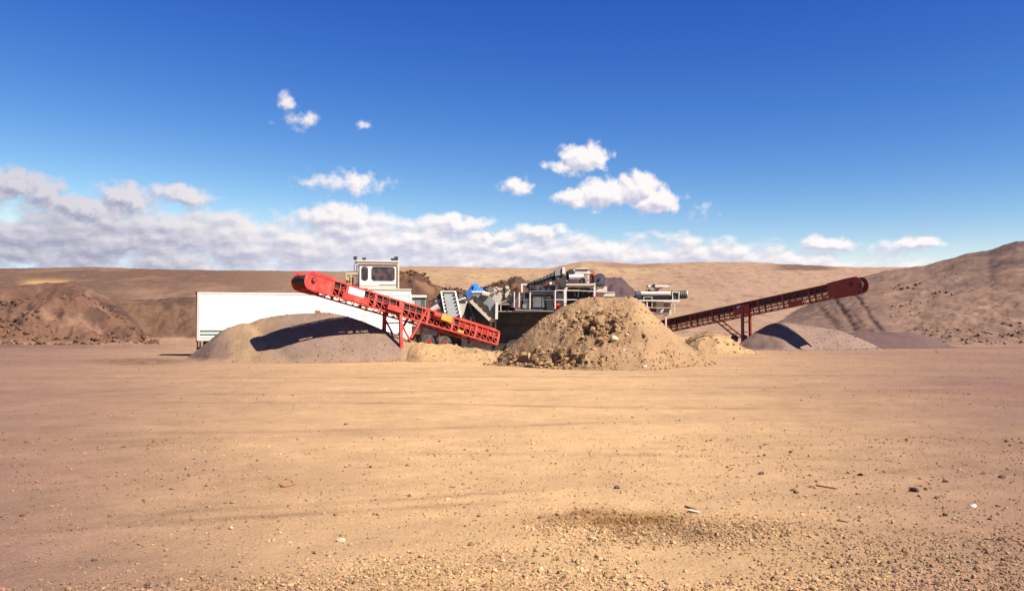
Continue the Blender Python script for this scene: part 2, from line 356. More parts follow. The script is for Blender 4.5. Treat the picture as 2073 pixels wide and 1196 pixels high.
    for (zz, k) in L:
        on = zz > best
        base = np.broadcast_to(cols[k], c.shape).copy()
        if k == 0:
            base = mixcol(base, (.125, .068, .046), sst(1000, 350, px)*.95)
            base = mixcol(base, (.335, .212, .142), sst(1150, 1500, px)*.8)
            base = mixcol(base, (.44, .30, .14), .5*sst(.1, .5, n_big)*sst(500, 800, px)*sst(1500, 1200, px))
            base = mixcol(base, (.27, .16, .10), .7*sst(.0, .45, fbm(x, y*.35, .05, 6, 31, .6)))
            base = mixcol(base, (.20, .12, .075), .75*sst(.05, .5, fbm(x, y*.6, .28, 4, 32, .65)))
            # dark rocky strip along the crest on the right
            e = (z*0+zz-HC)/(r*cs)
            strip = np.exp(-((px-1630)/62)**4)*sst(elev(549), elev(545), e)
            base = mixcol(base, (.13, .07, .05), np.clip(strip*(.9+.6*n_sm), 0, .9))
            strip = np.exp(-((px-1290)/60)**4)*sst(elev(543), elev(541), e)
            base = mixcol(base, (.2, .11, .07), np.clip(strip*.5, 0, .9))
            pale = np.exp(-((px-95)/50)**4)*np.exp(-((e-elev(573))/.004)**2)
            base = mixcol(base, (.45, .27, .12), np.clip(pale, 0, 1))
        if k == 1:
            base = mixcol(base, (.09, .06, .055), np.clip(sst(1880, 2040, px+160*fbm(x, y, .05, 5, 44))*sst(128, 160, r+40*fbm(x, y, .06, 5, 45)), 0, .9))
            base = mixcol(base, (.26, .165, .115), .6*sst(0, .5, fbm(x, y, .07, 5, 46)))
            base = mixcol(base, (.13, .08, .062), .75*sst(.05, .5, fbm(x, y, .16, 6, 33, .62)))
            base = mixcol(base, (.30, .19, .13), .5*sst(.05, .5, fbm(x, y, .3, 5, 34, .6)))
            zz = zz+.55*fbm(x, y, .35, 4, 47)*sst(135, 112, r)*sst(97, 101, r)*sst(1780, 1850, px)
        if k in (2, 3):
            base = mixcol(base, (.06, .034, .028), .85*sst(.0, .45, fbm(x, y, .22, 6, 35, .62)))
            base = mixcol(base, (.28, .165, .105), .6*sst(.1, .5, fbm(x, y, .3, 5, 37, .6)))
        if k == 4:
            base = mixcol(base, (.23, .135, .085), sst(300, 420, px)*.6*(r > 140))
            base = mixcol(base, (.055, .032, .022), .8*sst(.0, .4, fbm(x, y, .13, 6, 43, .62))*(r < 141))
            base = mixcol(base, (.10, .055, .035), .8*np.exp(-((r-138.3)/.9)**2)*sst(230, 260, px))  # shadowed lip of the bank, painted as a dark line
            base = mixcol(base, (.14, .08, .045), .5*sst(.1, .5, fbm(x, y, .2, 4, 38)))
        if k == 5:
            base = mixcol(base, PURP, sst(1180, 1230, px))
            base = mixcol(base, (.07, .045, .045), .6*sst(0, .4, fbm(x, y, .6, 5, 41)))
            base = mixcol(base, (.24, .13, .065), .75*sst(-.05, .35, fbm(x, y, .5, 5, 39))*sst(1200, 1100, px)*sst(78, 82, r))
            zz = zz+(.45*np.maximum(0, fbm(x, y, .9, 3, 40))+.35*n_sm+.25*fbm(x, y, 1.4, 3, 42))*sst(74, 77, r)*sst(.2, 1.5, zz)
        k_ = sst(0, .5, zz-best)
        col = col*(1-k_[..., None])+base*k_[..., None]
        best = np.where(zz > best, zz, best)
    # erosion gullies, carved and showing damp soil
    e = (best-HC)/(r*cs); pyq = np.interp(e, E0[::-1], np.arange(1197)[::-1]); hillside = (r > 97)*(px > 1600)*(px < 1850)
    for (x0, y0, x1, y1, wd, sg) in ((1660,618,1704,668,9,.8),(1684,590,1738,676,5,1.2),(1706,622,1748,676,13,.65),(1726,586,1790,674,5,1.2),(1722,630,1770,676,6,.6)):
        tt = (pyq-y0)/(y1-y0); cxl = x0+(x1-x0)*(.8*np.clip(tt, -.2, 1.1)+.2*np.clip(tt, 0, 1.1)**2)+9*n_mid+3*n_sm
        gl = np.exp(-((px-cxl)/(wd*(.6+.6*np.clip(tt, 0, 1))))**2)*sst(-.1, .15, tt)*sst(1.15, .9, tt)*hillside
        gl = gl*sg; best = best-.25*gl*(.5+n_sm)
        col = mixcol(col, (.10, .055, .04), np.clip(gl*(1.15+1.6*n_sm+1.5*fbm(x, y, 1.1, 3, 36)), 0, .9))
    return best, col
def terrain_h(x, y):
    a = terrain(np.array([[float(x)]]), np.array([[float(y)]])); return float(a[0][0, 0])
def build_terrain():
    th = np.concatenate([np.linspace(-180, -42, 60, endpoint=False), np.linspace(-42, -33, 40, endpoint=False), np.linspace(-33, 33, 900), np.linspace(33, 42, 41)[1:], np.linspace(42, 180, 61)[1:]])
    r = np.concatenate([np.array([.05, 1, 2]), np.geomspace(3, 70, 260, endpoint=False), np.linspace(70, 145, 260, endpoint=False), np.linspace(145, 340, 150, endpoint=False), np.geomspace(340, 3500, 24)])
    TH, RR = np.meshgrid(np.radians(th), r)
    X = RR*np.sin(TH); Y = RR*np.cos(TH)
    Z, C = terrain(X, Y)
    n = 3+260+int(260*(90-70)/75)
    o = grid_mesh('ground', X[:n+1], Y[:n+1], Z[:n+1], C[:n+1], 'soil'); setp(o, 'bare tan dirt yard with faint tyre tracks and scattered gravel', None, None, 'structure')
    o = grid_mesh('hills', X[n:], Y[n:], Z[n:], C[n:], 'hill'); setp(o, 'dry brown and tan hillsides ringing the quarry yard', None, None, 'structure')
build_terrain()

# ------------------------------------------------------------------ heaps
def heap(name, label, cat, D, pts, slope, mat, color_fn, dx=.06, disp=None, bend=0.0, kind=None, sharp=.18):
    """ridge line at depth D whose crest follows the profile pts (photo pixels), sides at a repose slope"""
    x0 = P(pts[0][0], 700, D).x-.5; x1 = P(pts[-1][0], 700, D).x+.5
    zmax = max(P(p[0], p[1], D).z for p in pts); hw = zmax/slope+1.2
    xs = np.arange(x0, x1, dx); ys = np.arange(D-hw, D+hw, dx*1.1); X, Y = np.meshgrid(xs, ys)
    cx = [P(p[0], p[1], D).x for p in pts]; cz = [P(p[0], p[1], D).z for p in pts]
    wob = .25*fbm(X, Y, .35, 3, 50)
    H = np.interp(X+wob*.6, cx, cz)
    k = np.ones(9)/9; Hs = np.apply_along_axis(lambda a: np.convolve(np.pad(a, 4, 'edge'), k, 'valid'), 1, H)
    yr = D+bend*np.sin((X-x0)/(x1-x0)*math.pi)
    d = np.sqrt((Y-yr+wob)**2+sharp**2)-sharp
    Z = Hs-slope*d
    Z = np.where(Z < .35, Z-.0, Z)
    if disp is not None: Z = Z+disp(X, Y, Z, Hs)
    # soft toe
    Z = np.where(Z < .3, .3*np.exp((Z-.3)/.3)-.05, Z)
    C = color_fn(X, Y, Z)
    keep = Z > -.01
    Xc = CX+X/Y*F
    o = grid_mesh(name, X, Y, Z-.02, C, mat, keep); setp(o, label, cat, None, kind)
    return o, (xs, ys, Z-.02)
def sampler(g):
    xs, ys, Z = g
    def f(x, y):
        i = np.clip(((x-xs[0])/(xs[1]-xs[0])).astype(int), 0, len(xs)-1); j = np.clip(((y-ys[0])/(ys[1]-ys[0])).astype(int), 0, len(ys)-1); return Z[j, i]
    return f
def col_grey_stock(X, Y, Z):
    px = CX+X/Y*F; n = fbm(X, Y, .35, 4, 60); n2 = fbm(X*1.0, Y*.6, 1.2, 3, 61)
    c = np.broadcast_to(GREY, X.shape+(3,)).copy()
    tanb = np.exp(-((px-505-10*n)/40)**2)*.9+sst(800, 860, px+30*n)*1.0+sst(.45, .0, Z)*.3
    c = mixcol(c, TAN*.8, np.clip(tanb, 0, .6)); c = mixcol(c, (.19, .14, .12), .35*sst(.1, .5, n2)); return c
_, gp1 = heap('gravel_stockpile', 'large grey gravel stockpile under the bright red conveyor, in front of the white trailer', 'gravel pile', 50.3,
     [(352,738),(400,708),(450,668),(490,652),(530,643),(570,637),(620,633),(665,631),(700,638),(745,652),(790,671),(830,686),(870,700),(930,716),(975,728)], .66, 'gravel', col_grey_stock, .07,
     lambda X, Y, Z, H: .035*fbm(X, Y, .9, 4, 62)-.10*np.exp(-((CX+X/Y*F-(490+40*(2.6-Z)))/16)**2), 0)
def col_tan(X, Y, Z):
    n = fbm(X, Y, .6, 4, 63); c = np.broadcast_to(TAN*.85, X.shape+(3,)).copy(); return mixcol(c, (.32, .19, .10), np.clip(.6*sst(0, .5, n), 0, 1))
_, gb = heap('dirt_berm', 'low rough tan dirt berm beneath the red conveyor\'s lower end, left of the big mound', 'dirt berm', 49.6,
     [(800,738),(830,704),(850,692),(880,694),(905,697),(940,702),(975,705),(1000,709),(1030,712),(1060,720),(1100,735)], .5, 'loam', col_tan, .06, lambda X, Y, Z, H: .14*fbm(X, Y, 1.3, 5, 64)*sst(0, .4, Z))
# the big soil mound
def mound_disp(X, Y, Z, H):
    px = CX+X/Y*F; py_ = 657+(HC-Z)/Y*F
    core = np.exp(-(((px-1215)/60)**2+((py_-655)/36)**2)); low = np.exp(-(((px-1120)/85)**2+((py_-728)/26)**2)); mid = np.exp(-(((px-1150)/50)**2+((py_-650)/18)**2))
    rim = sst(.1, .5, Z)
    n = fbm(X, Y, 1.1, 5, 70); r_ = np.maximum(0, fbm(X, Y, 2.2, 3, 72))
    pit = 0
    for (a, b_, c_, d_, e_) in ((1190, 662, 14, 11, .75), (1207, 690, 12, 7, .6), (1232, 664, 10, 7, .5), (1120, 722, 16, 8, .6), (1058, 727, 12, 7, .5), (1160, 728, 14, 7, .5), (1302, 684, 7, 5, .3), (1150, 650, 10, 6, .3), (1265, 636, 6, 5, .25)): pit = pit+e_*np.exp(-(((px-a)/c_)**2+((py_-b_)/d_)**2)**2)
    return -pit*rim+(.10*n+.04*fbm(X, Y, 5, 3, 71)+(core*.5+low*.4+mid*.3)*(fbm(X, Y, 1.7, 5, 73, .6)*1.1-.06+r_*.45))*rim
def mound_col(X, Y, Z):
    px = CX+X/Y*F; py_ = 657+(HC-Z)/Y*F; n = fbm(X, Y, .9, 5, 74)
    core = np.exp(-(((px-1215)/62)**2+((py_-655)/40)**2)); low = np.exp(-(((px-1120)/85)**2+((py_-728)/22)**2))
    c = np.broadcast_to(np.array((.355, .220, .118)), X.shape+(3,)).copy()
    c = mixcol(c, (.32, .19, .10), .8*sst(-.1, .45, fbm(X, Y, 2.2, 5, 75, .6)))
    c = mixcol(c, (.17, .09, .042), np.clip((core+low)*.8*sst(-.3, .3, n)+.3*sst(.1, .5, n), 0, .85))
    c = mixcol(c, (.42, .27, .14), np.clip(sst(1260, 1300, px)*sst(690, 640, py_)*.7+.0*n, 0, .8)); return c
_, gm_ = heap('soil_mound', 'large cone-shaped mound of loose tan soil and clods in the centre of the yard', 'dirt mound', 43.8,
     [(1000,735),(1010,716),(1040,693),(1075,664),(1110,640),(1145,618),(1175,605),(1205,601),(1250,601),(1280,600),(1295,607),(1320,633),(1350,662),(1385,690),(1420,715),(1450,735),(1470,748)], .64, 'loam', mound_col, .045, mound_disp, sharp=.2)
hm = sampler(gm_); hb = sampler(gb)
_, gr_ = heap('rubble_heap', 'low heap of pale rubble beside the foot of the right conveyor brace', 'rubble heap', 61.5,
     [(1370,712),(1395,684),(1410,676),(1435,671),(1460,676),(1480,686),(1500,697),(1530,714)], .5, 'loam', lambda X, Y, Z: mixcol(np.broadcast_to(TAN*.82, X.shape+(3,)).copy(), (.25, .15, .10), .6*sst(.05, .5, fbm(X, Y, .8, 4, 76))), .08, lambda X, Y, Z, H: .22*fbm(X, Y, .9, 5, 77)*sst(0, .4, Z))
def col_g2(X, Y, Z): return mixcol(np.broadcast_to(np.array((.265, .175, .135)), X.shape+(3,)).copy(), (.16, .11, .10), .5*sst(.0, .5, fbm(X, Y, .3, 4, 78)))
_, gp2 = heap('gravel_stockpile', 'pale grey gravel stockpile below the head of the dark red right conveyor', 'gravel pile', 71.5,
     [(1470,716),(1497,696),(1530,670),(1560,655),(1590,652),(1640,659),(1700,668),(1730,680),(1760,692),(1800,712)], .62, 'gravel', col_g2, .09, lambda X, Y, Z, H: .04*fbm(X, Y, .8, 4, 79))
heap('gravel_stockpile', 'low dark grey gravel stockpile behind and right of the right conveyor head', 'gravel pile', 77.5,
     [(1640,700),(1690,676),(1740,671),(1800,671),(1850,673),(1880,682),(1920,697),(1960,708)], .5, 'gravel', lambda X, Y, Z: col_g2(X, Y, Z)*np.array((.50, .46, .55)), .1, lambda X, Y, Z, H: .05*fbm(X, Y, .8, 4, 80))

# ------------------------------------------------------------------ conveyors
def project(v):
    x, y, z = v.x, v.y, v.z-HC; d = y*cp+z*sp; return CX+F*x/d, CY-F*(-y*sp+z*cp)/d
def conveyor(hb_, tb_, near, paintm, label, opts):
    """hb_/tb_: near-side bottom chord ends (world) at head and tail"""
    W = opts['W']; H = opts['H']
    X = (hb_-tb_); L = X.length; X.normalize(); Yv = Vector((0, 0, 1)).cross(X).normalized(); Zv = X.cross(Yv)
    org = tb_-Yv*(near*W/2)
    base = Vector((org.x, org.y, 0)); root = empty('belt_conveyor', base); setp(root, label, 'conveyor', 'radial stacking conveyors')
    m3 = Matrix((X, Yv, Zv)).transposed(); root.rotation_euler = m3.to_euler(); root.location = org
    Mw = Matrix.Translation(org) @ m3.to_4x4(); Mi = Mw.inverted()
    wl = lambda v: Mi @ Vector(v); lw = lambda v: Mw @ Vector(v)
    def part(name, mb, mat=paintm, parent=root): return mb.build(name, mat, parent)
    mid = H*.5
    X1 = L-opts['plate']+.1
    for s in (-1, 1):
        y = s*W/2
        for z, a in ((0, .085), (mid, .06), (H, .085)):
            part('chord', MB().bar((0, y, z), (L if z != mid else X1, y, z), a, a))
        n = int(L/opts['pitch']); p = X1/n
        vb = MB().bar((0, y, .03), (0, y, H-.03), .04).mesh('lattice_bar'); vb.materials.append(M[paintm])
        db = MB().bar((0, y, .03), (p, y, mid-.03), .03).mesh('lattice_bar'); db.materials.append(M[paintm])
        db2 = MB().bar((p, y, mid+.03), (0, y, H-.03), .022).mesh('lattice_bar'); db2.materials.append(M[paintm])
        wide = MB().bar((0, y, .03), (0, y, H-.03), .16, .05).mesh('lattice_post'); wide.materials.append(M[paintm])
        for i in range(n+1):
            o = link('lattice_post' if i % 4 == 0 else 'lattice_bar', wide if i % 4 == 0 else vb, None, root); o.location = (min(i*p, X1), 0, 0)
            if i < n:
                o = link('lattice_bar', db, None, root); o.location = (i*p, 0, 0)
                if i % 2 == 0: o = link('lattice_bar', db2, None, root); o.location = (i*p, 0, 0)
        # head plate
        pl = opts['plate']; e = L+opts.get('nose', .12)
        pts = [(L-pl, -.03), (L-pl, H+.10), (L-pl*.25, H+.16)]
        rr = (H+.22)/2
        for i in range(9):
            a = math.pi/2-math.pi*i/8; pts.append((e-rr*.55+rr*.85*math.cos(a), H/2+.04+rr*math.sin(a)))
        pts += [(L-pl*.3, -.10)]
        q = part('head_plate', MB().prism(pts, y-.02 if s < 0 else y-.01, y+.01 if s < 0 else y+.02))
        part('bearing', MB().cyl((L-.25, y+s*.02, H*.62), (L-.25, y+s*.10, H*.62), .13, 14), 'dark', q)
        part('bearing_cap', MB().cyl((L-.25, y+s*.10, H*.62), (L-.25, y+s*.12, H*.62), .07, 12), paintm, q)
    # cross members under and over
    n = int(L/1.2)
    cm = MB().bar((0, -W/2+.04, 0), (0, W/2-.04, 0), .05).mesh('cross_member'); cm.materials.append(M[paintm])
    for i in range(n+1):
        o = link('cross_member', cm, None, root); o.location = (.06+i*(L-.3)/n, 0, 0)
    # belt loop: troughed carrying side and flat return
    def belt(z, trough, th=.025):
        bw = W*.40; mb = MB(); st = 24; vs_ = []; 
        for i in range(st+1):
            x = L*i/st
            for (yy, zz) in ((-bw, trough), (-bw*.45, 0), (bw*.45, 0), (bw, trough)): vs_.append((x, yy, z+zz)); 
        for i in range(st+1):
            x = L*i/st
            for (yy, zz) in ((-bw, trough), (-bw*.45, 0), (bw*.45, 0), (bw, trough)): vs_.append((x, yy, z+zz-th))
        fs = []; o2 = 4*(st+1)
        for i in range(st):
            for j in range(3):
                a = i*4+j; fs.append((a, a+1, a+5, a+4)); fs.append((o2+a, o2+a+4, o2+a+5, o2+a+1))
            fs.append((i*4, i*4+4, o2+i*4+4, o2+i*4)); fs.append((i*4+3, o2+i*4+3, o2+i*4+7, i*4+7))
        fs.append((0, 1, o2+1, o2)); fs.append((1, 2, o2+2, o2+1)); fs.append((2, 3, o2+3, o2+2))
        return mb.add(vs_, fs)
    part('carrying_belt', belt(H-.30, .24), 'belt'); part('return_belt', belt(H*.30, .0), 'belt')
    hr = (H-.16-H*.30)/2; hz = (H-.16+H*.30)/2
    for s in (-1, 1): part('belt_skirt', MB().box(.05, X1, s*W*.44-.012, s*W*.44+.012, mid+.05, H-.04), 'belt')
    part('head_drum', MB().cyl((L+.02, -W*.42, hz), (L+.02, W*.42, hz), hr+.06, 20), 'belt')
    part('tail_drum', MB().cyl((0, -W*.42, hz), (0, W*.42, hz), hr+.03, 16), 'belt')
    # idlers
    im = MB(); bw = W*.40
    im.cyl((0, -bw*.45, 0), (0, bw*.45, 0), .055, 8).cyl((0, bw*.5, .02), (0, bw*1.05, .14), .055, 8).cyl((0, -bw*.5, .02), (0, -bw*1.05, .14), .055, 8)
    im = im.mesh('idler_roller'); im.materials.append(M['dark'])
    fr = MB().bar((0, -W/2+.03, 0), (0, W/2-.03, 0), .05, .05).bar((0, bw*1.08, 0), (0, bw*1.08, .20), .05).bar((0, -bw*1.08, 0), (0, -bw*1.08, .20), .05).mesh('idler_frame'); fr.materials.append(M[paintm])
    n = int((L-1.5)/.95)
    for i in range(n):
        x = .6+i*(L-1.8)/n
        f_ = link('idler_frame', fr, None, root); f_.location = (x, 0, H-.42)
        o = link('idler_roller', im, None, f_); o.location = (0, 0, .06)
    # sign plate on the near side
    for (a, b, z0, z1, mt) in opts.get('signs', ()):
        part('sign_plate', MB().box(a, b, near*W/2+(.045 if near > 0 else -.07), near*W/2+(.07 if near > 0 else -.045), z0, z1), mt)
    def station(px, z=0.0, side=near):
        lo, hi = -5.0, L+5
        up = project(lw((0, side*W/2, z)))[0] < project(lw((L, side*W/2, z)))[0]
        for _ in range(40):
            m_ = (lo+hi)/2; v = project(lw((m_, side*W/2, z)))[0]
            if (v < px) == up: lo = m_
            else: hi = m_
        return lo
    return root, part, wl, lw, station, L

# bright red one on the left
RW, RH = 1.35, .80
r1, part1, wl1, lw1, st1, L1 = conveyor(P(622, 583, 45.5), P(1006, 697, 54.3), 1, 'red', 'bright red belt conveyor sloping up to the left over the large grey stockpile',
     dict(W=RW, H=RH, pitch=.5, plate=1.5, signs=((10.0, 11.0, .36, .72, 'label'), (9.6, 11.3, .02, .34, 'red'))))
def leg_frame(part, wl, lw, st, px, W, ztop, zbot, th, rungs, mat, foot=None, spread=0.0):
    s0 = st(px); out = []
    for sgn in (-1, 1):
        top = lw((s0, sgn*(W/2+.06), ztop)); d = (lw((0, sgn, 0))-lw((0, 0, 0))); bot = Vector((top.x, top.y, zbot))+Vector((d.x, d.y, 0))*spread
        out.append((top, bot)); part('leg', MB().bar(wl(bot), wl(top), th, th), mat)
    for zr in rungs:
        pts = [b.lerp(t_, (zr-b.z)/(t_.z-b.z)) for t_, b in out]
        part('crossbar', MB().bar(wl(pts[0]), wl(pts[1]), .06), mat)
    return out
o1 = leg_frame(part1, wl1, lw1, st1, 803, RW, .82, .3, .17, (1.45, 2.1), 'red', spread=.15)
# braces and axle
def brace(part, wl, lw, sA, zA, B, W, th, mat):
    for sgn in (-1, 1):
        top = lw((sA, sgn*W/2, zA)); off = lw((0, sgn*W/2, 0))-lw((0, 0, 0)); part('brace', MB().bar(wl(top), wl(B+Vector((off.x, off.y, 0))), th), mat)
sA = st1(866, .9)
cB = (lw1((st1(832), 0, 0))); cB = Vector((cB.x, cB.y, 1.25))
brace(part1, wl1, lw1, sA, .9, cB, RW, .11, 'red')
brace(part1, wl1, lw1, st1(803), .0, Vector((cB.x, cB.y, 1.0)), RW, .08, 'red')
def wheel(part, wl, c, ax, r, wd, mat='tyre'):
    ax = Vector(ax).normalized(); a = Vector(c)-ax*wd/2; b = Vector(c)+ax*wd/2
    mb = MB().cyl(wl(a), wl(b), r*.97, 24); w_ = part('wheel', MB().cyl(wl(a+ax*.03), wl(b-ax*.03), r, 24), mat)
    part('rim', MB().cyl(wl(a-ax*.01), wl(b+ax*.01), r*.5, 16), 'darkred', w_)
    part('hub', MB().cyl(wl(a-ax*.05), wl(b+ax*.05), r*.14, 10), 'dark', w_)
yd1 = lw1((0, 1, 0))-lw1((0, 0, 0))
for px in (868, 902):
    s_ = st1(px)
    for sgn in (-1, 1):
        c = lw1((s_, sgn*(RW/2-.2), 0)); c = Vector((c.x, c.y, .95 if px == 868 else .85)); wheel(part1, wl1, c, yd1, .50, .34)
    c = lw1((s_, 0, 0)); part1('axle', MB().bar(wl1(Vector((c.x, c.y, .95))-yd1*(RW/2)), wl1(Vector((c.x, c.y, .95))+yd1*(RW/2)), .12), 'dark')
    part1('axle_hanger', MB().bar(wl1(Vector((c.x, c.y, .95))), (s_, 0, 0), .12), 'red')
part1('gearbox', MB().box(st1(905), st1(884), RW/2+.04, RW/2+.30, .42, .78), 'yellow')
part1('drive_motor', MB().cyl((st1(884)+.05, RW/2+.18, .6), (st1(884)+.55, RW/2+.18, .6), .14, 14), 'red')
part1('caution_plate', MB().box(st1(937), st1(925), RW/2+.03, RW/2+.05, .05, .2), 'yellow')
part1('hydraulic_box', MB().box(L1-5.9, L1-4.9, RW/2+.04, RW/2+.24, .12, .42), 'red')
for i in range(5): part1('return_roller', MB().cyl((2+i*2.3, -RW/2+.05, .16), (2+i*2.3, RW/2-.05, .16), .06, 10), 'dark')
part1('beacon', MB().cyl((L1-2.2, RW/2, RH+.05), (L1-2.2, RW/2, RH+.22), .05, 8), 'dark')
part1('skirt_board', MB().box(1.0, L1-6.2, RW*.40, RW*.42, H:=.52, .78) if False else MB().box(.2, 3.2, RW*.43, RW*.45, .5, .92), 'red')
part1('skirt_board', MB().box(.2, 3.2, -RW*.45, -RW*.43, .5, .92), 'red')

# darker one on the right
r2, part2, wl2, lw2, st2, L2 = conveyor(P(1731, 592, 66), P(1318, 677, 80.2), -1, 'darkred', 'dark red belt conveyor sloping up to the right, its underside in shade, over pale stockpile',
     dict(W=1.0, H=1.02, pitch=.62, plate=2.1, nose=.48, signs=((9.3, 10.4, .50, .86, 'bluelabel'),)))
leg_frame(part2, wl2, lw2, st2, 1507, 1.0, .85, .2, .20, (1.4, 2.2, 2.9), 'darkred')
sA = st2(1447, .1); fB = lw2((st2(1490), 0, 0)); fB = Vector((fB.x, fB.y, .95))
brace(part2, wl2, lw2, sA, .1, fB, 1.0, .10, 'darkred')
yd2 = lw2((0, 1, 0))-lw2((0, 0, 0)); xd2 = lw2((1, 0, 0))-lw2((0, 0, 0))
tp = lw2((sA, 0, .1))
for k in (.3, .55, .8):
    c = tp.lerp(fB, k); part2('crossbar', MB().bar(wl2(c-yd2*.6), wl2(c+yd2*.6), .06), 'darkred')
for sgn in (-1, 1): wheel(part2, wl2, fB+yd2*sgn*.75+Vector((0, 0, -.1)), yd2, .32, .22)
part2('axle', MB().bar(wl2(fB-yd2*.9), wl2(fB+yd2*.9), .1), 'dark')
part2('hydraulic_box', MB().box(st2(1600), st2(1625), -.50-.30, -.50-.04, -.12, .30), 'darkred')
part2('gusset', MB().prism([(st2(1480), .1), (st2(1520), .1), (st2(1520), .86), (st2(1505), .86)], -.60, -.56), 'darkred')
part2('hose', MB().cyl((L2+.42, -.55, .75), (L2+.52, -.5, -.25), .03, 6), 'dark')

# ------------------------------------------------------------------ pixel-guided builder for the machines
class T:
    def __init__(s, name, label, cat, D, px, yaw=0, group=None, z=0):
        s.o = P(px, 657, D); s.o.z = z; s.yaw = R(yaw); s.root = empty(name, s.o, s.yaw); setp(s.root, label, cat, group)
        s.ex = Vector((math.cos(s.yaw), math.sin(s.yaw), 0)); s.ey = Vector((-math.sin(s.yaw), math.cos(s.yaw), 0))
    def q(s, px, py, ly=0.0):
        d = Vector(ray(px, py)); c = Vector((0, 0, HC)); o = s.o+s.ey*ly
        t_ = (o-c).dot(s.ey)/d.dot(s.ey); h = c+d*t_-s.o
        return h.dot(s.ex), h.z
    def part(s, name, mb, mat, parent=None, label=None):
        o = mb.build(name, mat, parent or s.root)
        if label: o['label'] = label
        return o
    def box(s, name, mat, r_, y0=0, y1=1, parent=None):
        a = s.q(r_[0], r_[3], y0); b = s.q(r_[2], r_[1], y0)
        return s.part(name, MB().box(min(a[0], b[0]), max(a[0], b[0]), y0, y1, a[1], b[1]), mat, parent)
    def poly(s, name, mat, pts, y0=0, y1=1, parent=None):
        return s.part(name, MB().prism([s.q(p[0], p[1], y0) for p in pts], y0, y1), mat, parent)
    def bar(s, name, mat, p0, p1, y=0, w_=.08, h=None, parent=None, ya=None):
        a = s.q(*p0, y); b = s.q(*p1, y); return s.part(name, MB().bar((a[0], y, a[1]), (b[0], y if ya is None else ya, b[1]), w_, h), mat, parent)
    def cyl(s, name, mat, p0, p1, y=0, r_=.1, n=16, parent=None):
        a = s.q(*p0, y); b = s.q(*p1, y); return s.part(name, MB().cyl((a[0], y, a[1]), (b[0], y, b[1]), r_, n), mat, parent)
    def disc(s, name, mat, p, y0, y1, r_, n=16, parent=None):
        a = s.q(*p, y0); return s.part(name, MB().cyl((a[0], y0, a[1]), (a[0], y1, a[1]), r_, n), mat, parent)

# white semi-trailer
TY = 14
tr = T('semi_trailer', 'long white box semi-trailer with faded green stripes along its lower side', 'trailer', 56, 400, TY)
L = 13.5; zt = tr.q(402, 592)[1]; zb = tr.q(402, 689)[1]
tr.part('box_body', MB().box(0, L, 0, 2.5, zb, zt), 'trailer')
tr.part('top_rail', MB().box(-.02, L+.02, -.03, 0, zt-.09, zt+.02), 'white'); tr.part('bottom_rail', MB().box(-.02, L+.02, -.035, 0, zb-.03, zb+.10), 'cream')
tr.part('corner_post', MB().box(-.04, .12, -.04, 0, zb, zt), 'cream'); tr.part('corner_post', MB().box(L-.12, L+.04, -.04, 0, zb, zt), 'white')
tr.part('door_frame', MB().box(-.10, -.04, .0, 2.5, zb-.1, zt+.05), 'dark')
tr.part('marker_lamp', MB().box(-.16, -.06, .1, .25, zt-.12, zt+.06), 'dark')
for (z0, z1) in ((.80, .84), (.52, .66), (.30, .42), (.14, .18)):
    zz = zb; tr.part('green_stripe', MB().box(.14, 9.5, -.006, -.002, zz+z0, zz+z1), 'green')
me = MB().box(0, .012, -.012, 0, zb+.1, zt-.1).mesh('panel_seam'); me.materials.append(M['cream'])
for i in range(1, 11): o = link('panel_seam', me, None, tr.root); o.location = (i*L/11, 0, 0)
tr.part('chassis_rail', MB().box(.3, 9, .5, .62, zb-.32, zb-.03), 'dark'); tr.part('chassis_rail', MB().box(.3, 9, 1.9, 2.02, zb-.32, zb-.03), 'dark')
tr.part('bumper', MB().box(-.08, .0, .05, 2.45, .42, .55), 'dark')
for x in (-.02,): 
    for y in (.4, 2.1): tr.part('bumper_post', MB().box(-.07, .0, y, y+.08, .5, zb), 'dark')
for x in (.9, 2.15):
    for y in (.04, 2.1):
        w_ = tr.part('wheel', MB().cyl((x, y, .5), (x, y+.35, .5), .5, 24), 'tyre'); tr.part('rim', MB().cyl((x, y-.012, .5), (x, y+.36, .5), .26, 16), 'cream', w_)
    tr.part('mudguard', MB().box(x-.5, x+.5, .05, .4, 1.0-.0, 1.03), 'dark')
tr.part('tail_lamp', MB().box(-.11, -.04, .15, .4, zb-.08, zb+.04), 'darkred')
tr.part('landing_leg', MB().box(10.6, 10.75, .4, .55, 0.05, zb), 'dark'); tr.part('landing_leg', MB().box(10.6, 10.75, 1.9, 2.05, 0.05, zb), 'dark')
# raised equipment box on trailer roof, then the cab
a = tr.q(745, 600)[0]; zr = tr.q(800, 585)[1]
tr.part('roof_box', MB().box(a, L, .05, 2.4, zt+.02, zr), 'white')
tr.part('roof_box_lip', MB().box(a-.03, L+.03, .0, .05, zr-.06, zr+.02), 'cream')
cabz = zr+.02
cb = T('control_cab', 'white control cab with two dark windows standing on the trailer roof', 'control cab', 58.9, 760, TY)
cb.root.location.z = 0
def cx_(px, py=560): return cb.q(px, py)[0]
x0, x1 = cx_(728), cx_(804); z0 = cabz; z1 = cb.q(760, 530)[1]; dp = 2.0
shift = 0
wz0, wz1 = cb.q(770, 569)[1], cb.q(770, 540)[1]
a0, a1, b0, b1 = cx_(731), cx_(745), cx_(751.5), cx_(799)
def frm(name, X0, X1, Z0, Z1, mat='white', y0=0, y1=.08): return cb.part(name, MB().box(X0, X1, y0, y1, Z0, Z1), mat)
frm('wall_panel', x0, x1, z0+.0, wz0); frm('wall_panel', x0, x1, wz1, z1-.14)
frm('window_post', x0, a0, wz0, wz1); frm('window_post', a1, b0, wz0, wz1); frm('window_post', b1, x1, wz0, wz1)
